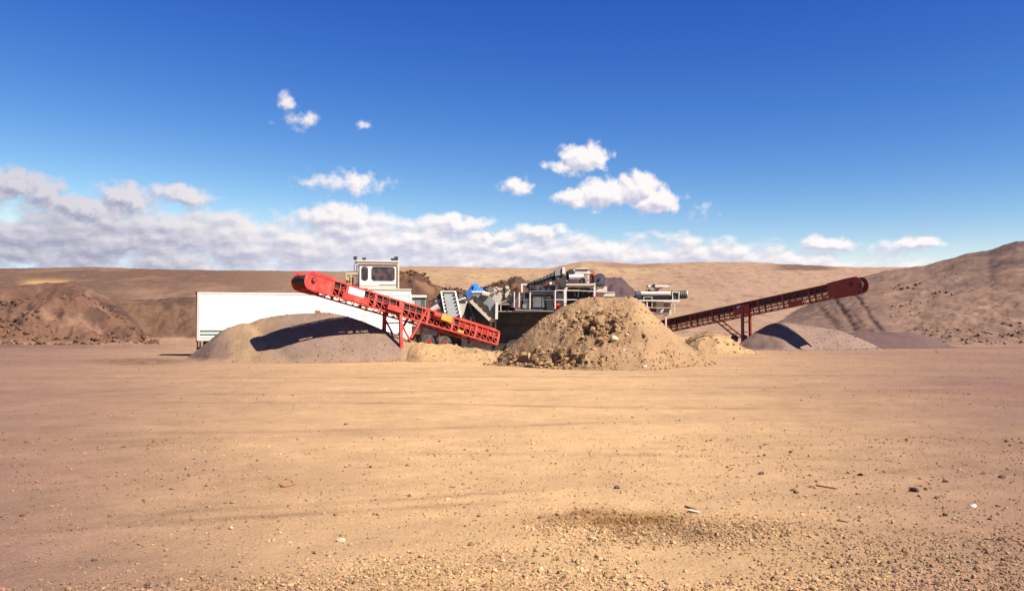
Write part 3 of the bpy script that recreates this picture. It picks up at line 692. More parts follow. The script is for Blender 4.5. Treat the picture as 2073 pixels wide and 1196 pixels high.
for (X0, X1) in ((a0, a1), (b0, b1)):
    wn = cb.part('window', MB().box(X0, X1, .05, .065, wz0, wz1), 'glass')
    e = .035
    for (u0, u1, v0, v1) in ((X0, X1, wz0, wz0+e), (X0, X1, wz1-e, wz1), (X0, X0+e, wz0+e, wz1-e), (X1-e, X1, wz0+e, wz1-e)):
        cb.part('rubber_seal', MB().box(u0, u1, .02, .05, v0, v1), 'dark', wn)
    # rounded corners
    for (cx2, cz2, sx, sz) in ((X0, wz0, 1, 1), (X1, wz0, -1, 1), (X0, wz1, 1, -1), (X1, wz1, -1, -1)):
        cb.part('corner_gusset', MB().prism([(cx2, cz2), (cx2+sx*.14, cz2), (cx2, cz2+sz*.14)], .015, .049), 'white', wn)
cb.part('end_wall', MB().box(x0-.0, x0+.06, .08, dp, z0, z1-.14), 'cream'); cb.part('end_wall', MB().box(x1-.06, x1, .08, dp, z0, z1-.14), 'white')
cb.part('end_window', MB().box(x0-.012, x0-.002, .4, 1.6, wz0, wz1), 'glass'); cb.part('rear_wall', MB().box(x0, x1, dp-.06, dp, z0, z1-.14), 'cream')
cb.part('seat_back', MB().box(b1-.65, b1-.3, .7, 1.2, wz0-.2, wz0+.45), 'cream')
cb.part('roof', MB().box(x0-.22, x1+.10, -.16, dp+.1, z1, z1+.07), 'white'); cb.part('roof_fascia', MB().box(x0-.15, x1+.04, -.10, 0, z1-.16, z1), 'tan')
cb.part('corner_pole', MB().box(x1+.03, x1+.13, -.1, .0, z0-.1, z1+.12), 'cream'); cb.part('sill_trim', MB().box(x0, x1, -.02, 0, z0+.16, z0+.20), 'tan'); cb.part('sill_trim', MB().box(x0+1.3, x1, -.02, 0, z0+.26, z0+.29), 'green')
cb.part('base_trim', MB().box(x0-.05, x1+.05, -.03, dp, z0-.0, z0+.06), 'tan')
for px, h in ((719, .22), (737, .14), (795, .14), (802, .25)):
    x = cx_(px); f_ = cb.part('floodlight', MB().box(x-.12, x+.12, -.06, .1, z1+.12, z1+.12+h), 'dark'); cb.part('lamp_stem', MB().box(x-.02, x+.02, 0, .04, z1+.07, z1+.12), 'dark', f_)
for px in (717.5, 722): cb.part('rail_post', MB().box(cx_(px)-.02, cx_(px)+.02, .2, .24, z0-.1, z1-.2), 'grey')
cb.part('platform', MB().box(cx_(700), cx_(727), .1, 1.4, z0+.02, z0+.10), 'yellow'); 
for px in (702, 711): cb.part('rail_post', MB().box(cx_(px)-.02, cx_(px)+.02, .1, .14, z0+.1, cb.q(700, 553)[1]), 'cream')
cb.part('handrail', MB().box(cx_(700), cx_(727), .1, .14, cb.q(700, 554)[1], cb.q(700, 552)[1]), 'cream')
cb.part('generator', MB().box(cx_(703), cx_(717), .5, 1.2, z0+.1, z0+.75), 'yellow')
# stair leaning on the trailer
stt = T('access_stair', 'yellow and white access stair leaning on the trailer\'s near side', 'stair', 57.0, 735, TY)
for dx_ in (0, 12): stt.bar('stringer', 'cream', (727+dx_*.9, 655), (742+dx_, 614), -.25, .06)
for i in range(9):
    t_ = i/8; stt.bar('tread', 'yellow', (727+15*t_, 655-41*t_), (738+16*t_, 655-41*t_), -.25, .05, .05)

# small white cabin behind
sh = T('generator_cabin', 'small white cabin with a green tinted window right of the trailer', 'cabin', 66, 842, 6)
sh.box('wall', 'cream', (824, 602, 862, 660), 0, 2.2); sh.box('roof', 'white', (821, 597, 864, 602), -.12, 2.3)
wn = sh.box('window', 'lgrey', (841, 606, 861.5, 621), -.03, -.005); sh.box('pane', 'green', (852, 607, 860, 620), -.04, -.031, wn); sh.box('shade_bar', 'brownp', (839, 602.5, 862, 606), -.05, -.005)
# cream boom between cabin and mesh conveyor
bo = T('hydraulic_ram', 'stubby cream cylinder jutting up behind the red conveyor, left of the mesh chute', 'ram', 60, 870)
bo.cyl('barrel', 'cream', (866, 634), (888, 620), 0, .2); bo.cyl('rod', 'grey', (858, 640), (866, 634), 0, .09); bo.bar('mount', 'dark', (862, 650), (868, 636), .1, .2)

# grey mesh-covered chute, seen end on
mc = T('inclined_conveyor', 'grey mesh covered steep conveyor with white side rails, left of the blue tarpaulin', 'conveyor', 60, 915)
pts = lambda a, b, c, d: [a, b, c, d]
mc.part('side_rail', MB().bar((*[mc.q(893, 591, 1.8)[0]], 1.8, mc.q(893, 591, 1.8)[1]), (mc.q(903, 645, 0)[0], 0, mc.q(903, 645, 0)[1]), .10, .14), 'white')
mc.part('side_rail', MB().bar((*[mc.q(921, 590, 1.8)[0]], 1.8, mc.q(921, 590, 1.8)[1]), (mc.q(934, 648, 0)[0], 0, mc.q(934, 648, 0)[1]), .10, .14), 'white')
def quad_slab(t_, name, mat, c, th=.06, parent=None):    # c: four (px,py,ly)
    v = [];
    for (px, py, ly) in c: q_ = t_.q(px, py, ly); v.append(Vector((q_[0], ly, q_[1])))
    n_ = (v[1]-v[0]).cross(v[3]-v[0]).normalized()*th
    return t_.part(name, MB().hexa([v[0], v[1], v[2], v[3], v[0]+n_, v[1]+n_, v[2]+n_, v[3]+n_]), mat, parent)
for i in range(9):
    ta, tb = i/9, (i+.985)/9
    quad_slab(mc, 'mesh_panel', 'lgrey', [(896+9*ta, 594+47*ta, 1.7*(1-ta)), (919+12*ta, 594+47*ta, 1.7*(1-ta)), (919+12*tb, 594+47*tb, 1.7*(1-tb)), (896+9*tb, 594+47*tb, 1.7*(1-tb))], .05)
mc.bar('head_beam', 'white', (892, 590.5), (922, 590), 1.75, .12); mc.cyl('head_roller', 'dark', (895, 593), (920, 593), 1.75, .09)
for i in range(7):
    t_ = i/6.5; mc.cyl('edge_roller', 'dark', (896+9*t_, 597+44*t_), (899+9*t_, 597+44*t_), 1.6*(1-t_)-.12, .07, 8); mc.cyl('edge_roller', 'dark', (917+12*t_, 597+44*t_), (920+12*t_, 597+44*t_), 1.6*(1-t_)-.12, .07, 8)
for px in (897, 925): mc.bar('leg', 'dark', (px, 690), (px, 610), 1.5, .12)
mc.poly('shade_mass', 'dark', [(872, 640), (885, 628), (936, 646), (936, 715), (850, 715), (850, 655)], .4, 2.2)  # dark mass added to make the shade under the conveyor
quad_slab(mc, 'side_guard', 'dark', [(884, 600, 1.9), (893, 592, 1.9), (902, 640, .1), (893, 650, .1)], .05)

# white feed hopper with vertical panel
fh = T('feed_hopper', 'white steel hopper with angled panel between the mesh conveyor and the roller conveyor', 'hopper', 62, 938)
fh.poly('hopper_side', 'cream', [(927, 614), (943, 609), (948, 618), (945, 632), (938, 641), (929, 634)], 0, 1.4)
fh.poly('hopper_lip', 'white', [(925, 607), (941, 601), (942, 604), (926, 610)], -.1, 1.5)
fh.box('rim_beam', 'dark', (925, 609.5, 943, 612), -.05, 1.3); fh.bar('support_leg', 'white', (928, 612), (933, 646), -.1, .09); fh.bar('support_leg', 'dark', (944, 616), (944, 690), .6, .12)
fh.poly('mud_flap', 'darkred', [(934, 640), (945, 630), (943, 637), (936, 645)], -.04, .0)
fh.box('cross_beam', 'dark', (921, 595, 944, 602), 1.2, 1.6); fh.box('motor', 'grey', (929, 596, 937, 603), .9, 1.2)
# blue tarpaulin
tp_ = T('blue_tarpaulin', 'crumpled bright blue tarpaulin draped over machinery behind the roller conveyor', 'tarpaulin', 63, 961)
def tarp():
    nx, ny = 26, 18; v = []; f = []
    top = [(944, 596), (950, 584), (955, 576), (961, 573), (968, 577), (975, 584), (979, 590)]
    for j in range(ny):
        for i in range(nx):
            u = i/(nx-1); k = j/(ny-1); px = 944+35*u
            pt = np.interp(px, [p[0] for p in top], [p[1] for p in top]); pb = np.interp(px, [944, 952, 958, 966, 979], [598, 600, 590, 589, 590.5])
            a = k*1.0; ly = (.0+1.2*math.sin(min(1, k*1.3)*math.pi/2)); 
            py = pb+(pt-pb)*math.sin(min(1.0, k*1.25)*math.pi/2)
            if k > .8: ly = 1.2+(k-.8)*4; py = pt+(k-.8)*30
            c_ = tp_.q(px, py, ly); n_ = .10*math.sin(u*17+k*6)+.07*math.sin(u*31-k*9)
            v.append((c_[0]+n_*.4, ly+n_, c_[1]+n_*.25))
    for j in range(ny-1):
        for i in range(nx-1): a = j*nx+i; f.append((a, a+1, a+nx+1, a+nx))
    me = bpy.data.meshes.new('sheet'); me.from_pydata(v, [], f); me.update()
    o = link('sheet', me, M['blue'], tp_.root); md = o.modifiers.new('solid', 'SOLIDIFY'); md.thickness = .03
tarp()
tp_.poly('hanging_fold', 'blue', [(944, 592), (950, 583), (953, 590), (953, 602), (949, 606), (945, 600)], -.2, -.12)
tp_.bar('tie_rope', 'dark', (949, 606), (962, 660), -.15, .03)

# roller conveyor with grey cover
rc = T('roller_conveyor', 'steep grey hooded conveyor with four black rollers showing along its edge', 'conveyor', 58, 980)
rc.poly('hood', 'lgrey', [(956, 592), (975, 592), (984, 597), (995, 601), (1003, 612), (1004, 640), (1000, 641), (990, 626), (977, 612), (966, 602), (958, 600)], .0, .9)
rc.box('hood_cap', 'white', (955, 588.5, 981, 592.5), -.05, 1.0); rc.bar('end_post', 'white', (1006, 612), (1005, 646), -.12, .17)
rc.poly('side_beam', 'cream', [(951, 608), (955, 607), (994, 646), (990, 650), (951, 612)], -.35, -.2)
for (px, py, r_) in ((961, 604, .17), (971, 612, .24), (982, 624, .24), (993, 635, .22)): rc.disc('roller', 'belt', (px, py), -.14, .7, r_, 18)
rc.bar('roller_belt', 'belt', (958, 606), (1000, 644), .35, .7, .08); rc.bar('bracket', 'cream', (976, 594), (990, 597), -.15, .16); rc.cyl('ram', 'cream', (978, 593), (991, 596), -.1, .12)
rc.poly('shade_mass', 'dark', [(945, 613), (952, 613), (992, 652), (1004, 652), (1004, 712), (934, 712), (934, 652)], .35, 1.6)  # added dark block standing in for the shade below the rollers
for i in range(5):
    t_ = i/4; rc.bar('hanger', 'cream', (957+36*t_, 606+36*t_), (954+36*t_, 612+36*t_), -.2, .05)
rc.bar('cable', 'dark', (949, 612), (962, 652), -.3, .03); rc.bar('leg', 'dark', (953, 612), (953, 690), .3, .12); rc.bar('leg', 'dark', (1003, 645), (1003, 700), .3, .12)

# vibrating screen box, cream
vb = T('vibrating_screen', 'cream screen box with bolted side plate and pipes above it, right of the hooded conveyor', 'screen', 61, 1008)
vb.poly('side_plate', 'cream', [(997, 597), (1018, 589), (1018, 613), (1002, 615), (994, 607)], 0, 1.6); vb.poly('side_plate', 'cream', [(1022, 590), (1033, 585), (1032, 593), (1024, 604)], .2, 1.6)
vb.box('post', 'dark', (1018.5, 583, 1022, 612), -.05, .3); vb.bar('top_pipe', 'cream', (985, 587), (1020, 584), .2, .14); vb.bar('top_pipe', 'dark', (993, 589), (1030, 579), .5, .12)
vb.disc('flange', 'cream', (1004, 585), -.1, .3, .17); vb.disc('flange', 'grey', (993, 586), -.15, .2, .19); vb.disc('flange', 'cream', (1027, 582), -.1, .3, .14); vb.box('motor', 'dark', (978, 580, 988, 590), .2, .8)
for i in range(4): 
    for j in range(3): vb.disc('bolt', 'dark', (1002+4.4*i, 597+6*j), -.02, 0, .025, 6)
vb.bar('strut', 'grey', (994, 607), (999, 596), -.15, .08); vb.box('walkway', 'lgrey', (1008, 614, 1031, 616.5), -.6, .4); vb.box('walkway_edge', 'darkred', (1008, 616.6, 1026, 618), -.62, -.55)
for px in (1014,): vb.bar('rail_post', 'white', (px, 617), (px, 648), -.6, .05)
vb.bar('handrail', 'white', (1008, 630), (1040, 630), -.6, .035); vb.bar('foot_rail', 'grey', (1016, 648.5), (1036, 649), -.6, .04)
vb.box('dark_body', 'dark', (1005, 618, 1042, 650), .3, 2.2); vb.poly('chute', 'dark', [(1030, 596), (1045, 600), (1040, 616), (1026, 612)], .3, 1.4)

# main crusher / screening plant
sp_ = T('screening_plant', 'dark blue-grey mobile screening plant with white handrails behind the soil mound', 'screening plant', 60, 1090)
sp_.box('lower_body', 'navy', (1076, 596, 1122, 629), .5, 3.0); sp_.poly('upper_body', 'navy', [(1070, 580), (1125, 577), (1125, 588), (1072, 589)], .4, 3.0)
for i in range(5): sp_.box('wall_rib', 'dark', (1072+i*11.5, 580, 1073.2+i*11.5, 588), .34, .40)
sp_.box('ledge', 'grey', (1072, 588.2, 1124, 590.2), .25, .5); sp_.box('panel', 'grey', (1079, 599, 1096, 622), .44, .49); sp_.box('panel', 'grey', (1097.5, 599, 1103.5, 622), .44, .49)
sp_.box('panel', 'dark', (1106, 596, 1120, 628), .42, .49); sp_.box('panel', 'lgrey', (1076, 589.5, 1120, 595.5), .43, .49)
sp_.box('cabinet', 'dark', (1055, 592, 1071, 628), .6, 2.2); sp_.box('cabinet', 'navy', (1060, 601, 1068, 626), .5, .6)
sp_.poly('inclined_belt', 'belt', [(1064, 583), (1069, 573), (1137, 545), (1141, 556), (1122, 566), (1100, 574), (1075, 577)], .6, 1.8)
sp_.poly('belt_cover', 'grey', [(1083, 566.5), (1124, 552), (1126, 556), (1084, 571)], .5, .6)
sp_.poly('head_hood', 'lgrey', [(1123, 546), (1138, 541), (1140, 556), (1124, 559)], .45, 1.7); sp_.box('head_end', 'white', (1138.5, 541, 1144, 554), .35, 1.7)
sp_.poly('tail_box', 'lgrey', [(1063, 577), (1073, 567), (1076, 571), (1067, 581)], .6, 1.6); sp_.box('support', 'white', (1054.5, 574, 1066, 577), .3, .6); sp_.box('support', 'white', (1055, 577, 1058.5, 592), .3, .5)
sp_.box('machinery', 'dark', (1134, 557, 1146, 582), .5, 1.8); sp_.disc('lamp', 'white', (1115, 573), .2, .4, .1)
for px in (1052, 1074): sp_.bar('rail_post', 'white', (px+.5-11+10, 592), (px-11+10, 625 if px > 1060 else 622), -.5, .07)
sp_.bar('rail_post', 'white', (1041.5, 591), (1041, 622), -.5, .07); sp_.bar('rail_post', 'grey', (1037, 612), (1036.5, 622), -.5, .05)
sp_.bar('rail_post', 'white', (1124.5, 588), (1124, 625), -.5, .08)
sp_.bar('handrail', 'grey', (1041, 607), (1124, 607), -.5, .035); sp_.bar('handrail', 'white', (1124, 587.5), (1170, 588), -.5, .055); sp_.bar('handrail', 'white', (1124, 606.5), (1168, 606.5), -.5, .05); sp_.bar('handrail', 'white', (1170, 588), (1245, 592), -.5, .04)
sp_.bar('toe_board', 'lgrey', (1043, 627), (1120, 630), -.5, .07); sp_.part('deck', MB().box(sp_.q(1000, 630)[0], sp_.q(1225, 630)[0], -.5, 3.1, sp_.q(1100, 632.5)[1], sp_.q(1100, 630.5)[1]), 'dark')
sp_.part('chassis_beam', MB().box(sp_.q(1000, 640)[0], sp_.q(1225, 640)[0], .2, .45, sp_.q(1100, 655)[1], sp_.q(1100, 633)[1]), 'dark'); sp_.part('chassis_beam', MB().box(sp_.q(1000, 640)[0], sp_.q(1225, 640)[0], 2.6, 2.85, sp_.q(1100, 655)[1], sp_.q(1100, 633)[1]), 'dark')
sp_.part('shade_skirt', MB().box(sp_.q(935, 650)[0], sp_.q(1130, 640)[0], .6, .66, -.1, sp_.q(1100, 655)[1]), 'dark')  # skirt run on past the chassis, added to block sun and darken the gap
sp_.poly('drain_flap', 'darkred', [(1121, 612), (1136, 616), (1133, 624), (1122, 628)], -.3, -.2); sp_.cyl('drain_pipe', 'red', (1126, 618), (1134, 617), -.35, .12)
sp_.bar('stair', 'grey', (1036, 622), (1052, 598), -.2, .08)
for px in (1040, 1075, 1110):
    for y in (.3, 2.3):
        c_ = sp_.q(px, 690)[0]; w_ = sp_.part('wheel', MB().cyl((c_, y, .5), (c_, y+.4, .5), .5, 20), 'tyre'); sp_.part('rim', MB().cyl((c_, y-.01, .5), (c_, y+.41, .5), .26, 14), 'dark', w_)

# jaw crusher with white frame
jc = T('jaw_crusher', 'white framed crusher with white feed rollers, a red guard and a round grey flywheel', 'crusher', 61, 1175)
jc.box('frame_leg', 'white', (1141.5, 578, 1147, 613), -.3, .0); jc.box('frame_leg', 'white', (1202, 573, 1205.5, 600), -.3, .0); jc.box('frame_leg', 'cream', (1143, 578, 1147, 660), 2.2, 2.5); jc.box('frame_leg', 'cream', (1202, 573, 1206, 660), 2.2, 2.5)
jc.box('frame_leg', 'white', (1142, 600, 1146.5, 690), -.28, -.02); jc.box('frame_leg', 'cream', (1202.4, 600, 1205.2, 690), -.28, -.02)
jc.box('frame_beam', 'cream', (1144, 574, 1205, 577.5), -.35, .1); jc.box('frame_beam', 'white', (1148, 577.7, 1203, 580), -.25, .1)
jc.poly('gusset', 'white', [(1147, 578), (1153, 580), (1147, 586)], -.25, -.1); jc.poly('gusset', 'white', [(1202, 578), (1196, 580), (1202, 586)], -.25, -.1)
jc.cyl('feed_roller', 'white', (1152, 560), (1181, 560), .3, .17, 20); jc.box('feed_tray', 'navy', (1151, 565.5, 1182, 571), .2, 1.8); jc.box('tray_lip', 'brownp', (1151, 571.2, 1184, 574), .15, 1.8)
jc.box('upper_box', 'white', (1164, 547.5, 1194, 554), .3, 1.8); jc.box('upper_lid', 'cream', (1161, 542.5, 1193, 545), .2, 1.9); jc.box('lid_gap', 'brownp', (1165, 545.2, 1192, 547.4), .35, 1.7); jc.box('end_cap', 'cream', (1160, 542, 1163.8, 549), .2, .6)
jc.disc('pulley', 'dark', (1156, 551), .2, .8, .22); jc.box('motor_guard', 'dark', (1147, 549, 1152, 572), .6, 1.4); jc.box('motor', 'dark', (1176, 563, 1184, 573), .1, .5); jc.box('side_post', 'cream', (1189.5, 556, 1193, 573), .1, .35); jc.bar('strut', 'lgrey', (1185, 558), (1188, 574), .05, .12)
jc.poly('red_guard', 'darkred', [(1193.5, 555), (1199, 553), (1205, 560), (1205, 571), (1194, 572)], .1, .9); jc.poly('red_guard', 'red', [(1199.5, 554), (1206, 556), (1207, 566), (1204, 566)], -.0, .09)
jc.part('flywheel', MB().cyl((jc.q(1214, 565)[0], -.1, jc.q(1214, 565)[1]), (jc.q(1214, 565)[0], .35, jc.q(1214, 565)[1]), .41, 10), 'navy'); 
jc.box('flywheel_guard', 'navy', (1206, 564, 1225, 579), -.0, .5); jc.disc('flywheel_hub', 'dark', (1214, 564), -.2, -.1, .09)
jc.box('chute_box', 'cream', (1207, 579.5, 1229, 590), .1, 1.4); jc.box('lower_body', 'dark', (1148, 583, 1201, 660), 1.0, 2.3); jc.box('motor_block', 'darkred', (1206, 592, 1215, 598), .1, .8); jc.box('skid', 'cream', (1200, 594, 1245, 600), .3, .5)
for px in (1180, 1191): jc.bar('brace', 'grey', (px, 596), (px+3, 585), .6, .08)
for (p0, p1, yy, ww, mt) in (((1150, 583), (1196, 584), .9, .10, 'grey'), ((1160, 583), (1165, 600), .9, .12, 'grey'), ((1172, 583), (1170, 602), .85, .08, 'cream'), ((1146, 566), (1152, 574), .3, .08, 'cream')): jc.bar('bracket', mt, p0, p1, yy, ww)
for (p0, p1, yy, ww, mt) in (((1150, 546), (1147, 560), .5, .05, 'dark'), ((1160, 556), (1148, 566), .4, .05, 'dark'), ((1193, 546), (1204, 553), .3, .05, 'dark'), ((1183, 574), (1197, 562), .1, .05, 'grey')): jc.bar('hydraulic_hose', mt, p0, p1, yy, ww)
for i in range(9): sp_.bar('idler_bracket', 'dark', (1072+7.2*i, 579-3.2*i), (1073+7.2*i, 572.5-3.0*i), .5, .05)
for (p0, p1, ww, mt) in (((1070, 591), (1078, 622), .05, 'dark'), ((1126, 560), (1131, 588), .12, 'dark'), ((1120, 575), (1132, 562), .07, 'grey'), ((1043, 626), (1055, 600), .05, 'grey'), ((1128, 590), (1138, 604), .06, 'navy'), ((1062, 592), (1060, 622), .04, 'grey')): sp_.bar('brace', mt, p0, p1, .2, ww)
sp_.box('toolbox', 'lgrey', (1058, 616, 1066, 624), -.1, .3); sp_.box('drive_guard', 'darkred', (1104, 571, 1112, 577), .3, .6); sp_.disc('pulley', 'dark', (1128, 568), .2, .5, .22); sp_.disc('pulley', 'dark', (1082, 582), .25, .4, .14)
sp_.box('engine_housing', 'dark', (1128, 584, 1140, 626), .7, 2.4); sp_.bar('hydraulic_hose', 'dark', (1080, 590), (1122, 593), .35, .05); sp_.bar('hydraulic_hose', 'dark', (1104, 596), (1108, 628), .38, .04)
for (p0, p1, ww, mt) in (((985, 583), (998, 592), .06, 'dark'), ((1003, 580), (1012, 589), .06, 'tan'), ((1010, 578), (1030, 588), .08, 'dark'), ((988, 596), (1003, 590), .07, 'cream'), ((1030, 590), (1040, 604), .08, 'wood'), ((1020, 600), (1040, 622), .08, 'dark'), ((1012, 613), (1030, 606), .06, 'tan')): vb.bar('pipe', mt, p0, p1, -.1, ww)
for (p0, p1, ww, mt) in (((866, 612), (884, 604), .10, 'dark'), ((872, 622), (890, 608), .12, 'navy'), ((880, 606), (886, 614), .05, 'white'), ((862, 628), (876, 620), .06, 'dark')): bo.bar('linkage', mt, p0, p1, .5, ww)
# right-hand plant
rp = T('screening_plant', 'cream screening plant with long white tube and ribbed dark drum, right of the mound', 'screening plant', 76, 1335)
rp.cyl('long_tube', 'white', (1297, 593.5), (1357, 593.5), 0, .13, 20); rp.cyl('tube_end', 'navy', (1287, 597), (1297, 596), .1, .32, 16); rp.box('side_beam', 'brownp', (1292, 597, 1356, 601), .1, .5); rp.box('trough', 'navy', (1288, 598, 1360, 606.5), .3, 2.0)
rp.cyl('ribbed_drum', 'dark', (1360, 597), (1389, 596), .6, .34, 20)
for i in range(6): rp.cyl('drum_rib', 'grey', (1367+i*3.6, 596.8), (1368+i*3.6, 596.8), .6, .36, 20)
rp.cyl('drum_cap', 'cream', (1389, 596), (1391.5, 596), .6, .30, 16)
rp.poly('upper_chute', 'white', [(1311, 577), (1352, 577), (1357, 578.5), (1350, 581), (1313, 581)], .3, 1.2); rp.poly('chute_underside', 'darkred', [(1326, 581.4), (1346, 581.4), (1340, 584), (1327, 584)], .3, 1.1); rp.disc('chute_bearing', 'dark', (1323.5, 578), .15, .3, .14); rp.poly('feed_scoop', 'grey', [(1313, 585), (1322, 588), (1336, 583), (1332, 590), (1315, 590)], .4, 1.2); rp.cyl('arm', 'wood', (1309, 584), (1310, 591), .3, .06)
rp.bar('bracket', 'grey', (1352, 577), (1358, 572), .5, .05)
for x0_, x1_ in ((1361, 1375),):
    rp.bar('guard_frame', 'white', (x0_, 591), (x1_, 591), -.1, .06); rp.bar('guard_frame', 'white', (x0_, 591), (x0_+1, 607), -.1, .06); rp.bar('guard_frame', 'white', (x1_, 591), (x1_-1, 607), -.1, .06); rp.box('guard_panel', 'dark', (1363, 593, 1373, 606), 0, .2)
rp.box('deck', 'cream', (1288, 607, 1374, 609), -.5, 2.0); rp.bar('deck_edge', 'white', (1287, 608), (1376, 609.5), -.55, .10)
for px in (1303.5, 1320, 1359): rp.bar('rail_post', 'cream', (px, 601 if px < 1340 else 609), (px, 622), -.5, .05)
rp.bar('rail_post', 'white', (1310, 607), (1310, 623), -.5, .09); rp.bar('rail_post', 'white', (1366, 609), (1366, 634), -.5, .05)
rp.bar('handrail', 'cream', (1303, 601), (1321, 601), -.5, .04); rp.bar('handrail', 'cream', (1304, 622.5), (1358, 623), -.5, .05)
rp.box('body', 'cream', (1329, 609.5, 1344, 632), .0, 1.6); rp.box('body', 'dark', (1301, 610, 1318, 620), .5, 1.6); rp.box('body', 'tan', (1318, 610, 1328.5, 628), .7, 1.6); rp.box('side_panel', 'tan', (1345, 612, 1353, 633), .5, 1.6); rp.box('support_leg', 'cream', (1355, 612, 1359, 638), .2, .6)
rp.bar('diagonal', 'white', (1336, 634), (1344, 624), -.2, .12); rp.box('engine', 'darkred', (1312, 625, 1330, 631), .3, 1.4); rp.box('engine', 'brownp', (1331, 624, 1337, 633), .2, 1.3)
rp.box('chassis_beam', 'white', (1300, 634, 1352, 637.5), .0, .3); rp.box('chassis_beam', 'cream', (1300, 634, 1352, 637.5), 1.6, 1.9); rp.box('outrigger', 'cream', (1303, 637.6, 1306, 690), .05, .25); rp.box('outrigger', 'cream', (1347, 637.6, 1350, 690), .05, .25)

# ------------------------------------------------------------------ stones, sticks, clods, pebbles
ICO_V = []; ph = (1+5**.5)/2
for a, b_ in ((1, ph),):
    for s1 in (-1, 1):
        for s2 in (-1, 1): ICO_V += [(0, s1*a, s2*b_), (s1*a, s2*b_, 0), (s2*b_, 0, s1*a)]
ICO_V = np.array(ICO_V)/math.sqrt(1+ph*ph)
from itertools import combinations
def ico_faces():
    d = np.linalg.norm(ICO_V[:, None]-ICO_V[None], axis=-1); e = (d > .1) & (d < 1.1); fs = []
    for a, b_, c in combinations(range(12), 3):
        if e[a, b_] and e[b_, c] and e[a, c]:
            n_ = np.cross(ICO_V[b_]-ICO_V[a], ICO_V[c]-ICO_V[a]); fs.append((a, b_, c) if n_.dot(ICO_V[a]) > 0 else (a, c, b_))
    return np.array(fs)
ICO_F = ico_faces()
def scatter(name, x, y, z, size, flat, cols, label, mat='gravel', sink=.25):
    n = len(x); g = np.random.default_rng(len(x)+5)
    v = ICO_V[None]*(1+g.uniform(-.28, .28, (n, 12, 1)))*g.uniform(.7, 1.35, (n, 1, 3))*size[:, None, None]
    v[..., 2] *= flat[:, None]
    a = g.uniform(0, 2*np.pi, n); ca, sa = np.cos(a)[:, None], np.sin(a)[:, None]
    vx = v[..., 0]*ca-v[..., 1]*sa; vy = v[..., 0]*sa+v[..., 1]*ca; vz = v[..., 2]+v[..., 0]*g.uniform(-.3, .3, (n, 1))
    co = np.stack([vx+x[:, None], vy+y[:, None], vz+(z+size*flat*(1-2*sink)*.8)[:, None]], -1).reshape(-1, 3)
    q = (ICO_F[None]+np.arange(n)[:, None, None]*12).reshape(-1, 3)
    me = bpy.data.meshes.new(name); raw_mesh(me, co, q, np.repeat(cols, 12, 0), False)
    o = link(name, me, M[mat]); setp(o, label, None, None, 'stuff'); return o
def wedge(n, r0, r1, half=.64):
    y = r0*(r1/r0)**rng.random(n); x = rng.uniform(-half, half, n)*y*1.0; return x, y
def pal(n, base, var=.35):
    k = 1+rng.uniform(-var, var, (n, 1)); return np.array(base)*k*(1+rng.uniform(-.08, .08, (n, 3)))
# gravel on the yard: dense patches near the camera
n = 105000; x, y = wedge(n, 4.6, 16)
px = CX+x/y*F; py = 657+HC/y*F
dens = .05+.06*sst(.0, .5, fbm(x, y, .5, 3, 90))
dens += 1.0*np.exp(-(((px-1400)/220)**2+((py-1075)/30)**2)**1.4)+.7*np.exp(-(((px-1190)/110)**2+((py-1065)/32)**2)**1.5)
dens += .75*sst(1085, 1165, py+.10*(px-900)*(px < 900)+30*fbm(x, y, .9, 3, 91)-sst(1150, 1400, px)*60)
dens += .5*sst(1400, 1800, px)*sst(1050, 1130, py+30*fbm(x, y, .8, 3, 92))
kp = rng.random(n) < np.clip(dens, 0, 1); x, y = x[kp], y[kp]
zz, cc = terrain(x[None], y[None]); sz = .0070*(1+.8*rng.random(len(x)))*np.where(rng.random(len(x)) < .08, 1.9, 1)*(.8+.035*y)
base = cc[0]*(.98+rng.uniform(-.5, .45, (len(x), 1)))*(1+rng.uniform(-.10, .10, (len(x), 3)))
scatter('pebbles', x, y, zz[0], sz, rng.uniform(.55, .9, len(x)), base, 'small loose pebbles strewn over the foreground of the yard')
n = 15000; x, y = wedge(n, 8, 75); zz, cc = terrain(x[None], y[None])
kp = rng.random(n) < .25+.75*sst(-.1, .5, fbm(x, y, .12, 3, 93)); x, y, z_, c_ = x[kp], y[kp], zz[0][kp], cc[0][kp]
sz = rng.uniform(.004, .014, len(x))*(.7+.022*y)*np.where(rng.random(len(x)) < .1, 1.5, 1)*np.where(rng.random(len(x)) < .05, 1.8, 1)
scatter('pebbles', x, y, z_, sz, rng.uniform(.5, .9, len(x)), c_*(.88+rng.uniform(-.4, .3, (len(x), 1))), 'loose pebbles scattered over the far part of the yard')
# clods over the mound
n = 9000; xs_ = rng.uniform(gm_[0][0], gm_[0][-1], n); ys_ = rng.uniform(gm_[1][0], 44.6, n); z_ = hm(xs_, ys_)
px = CX+xs_/ys_*F; py = 657+(HC-z_)/ys_*F
dn = .06+.9*np.exp(-(((px-1215)/62)**2+((py-660)/34)**2))+1.0*np.exp(-(((px-1110)/95)**2+((py-728)/20)**2))+.5*np.exp(-(((px-1150)/60)**2+((py-655)/16)**2))+.35*sst(700, 735, py)
kp = (rng.random(n) < dn) & (z_ > .02); xs_, ys_, z_, px, py = xs_[kp], ys_[kp], z_[kp], px[kp], py[kp]
hot = np.exp(-(((px-1215)/55)**2+((py-660)/32)**2))+np.exp(-(((px-1110)/85)**2+((py-728)/18)**2))
sz = (.02+.05*rng.random(len(xs_))**2+hot*.15*rng.random(len(xs_))**2)
scatter('clods', xs_, ys_, z_, sz, rng.uniform(.6, .95, len(xs_)), pal(len(xs_), (.38, .23, .115), .5), 'crumbling brown soil clods spilling down the central mound', 'loam')
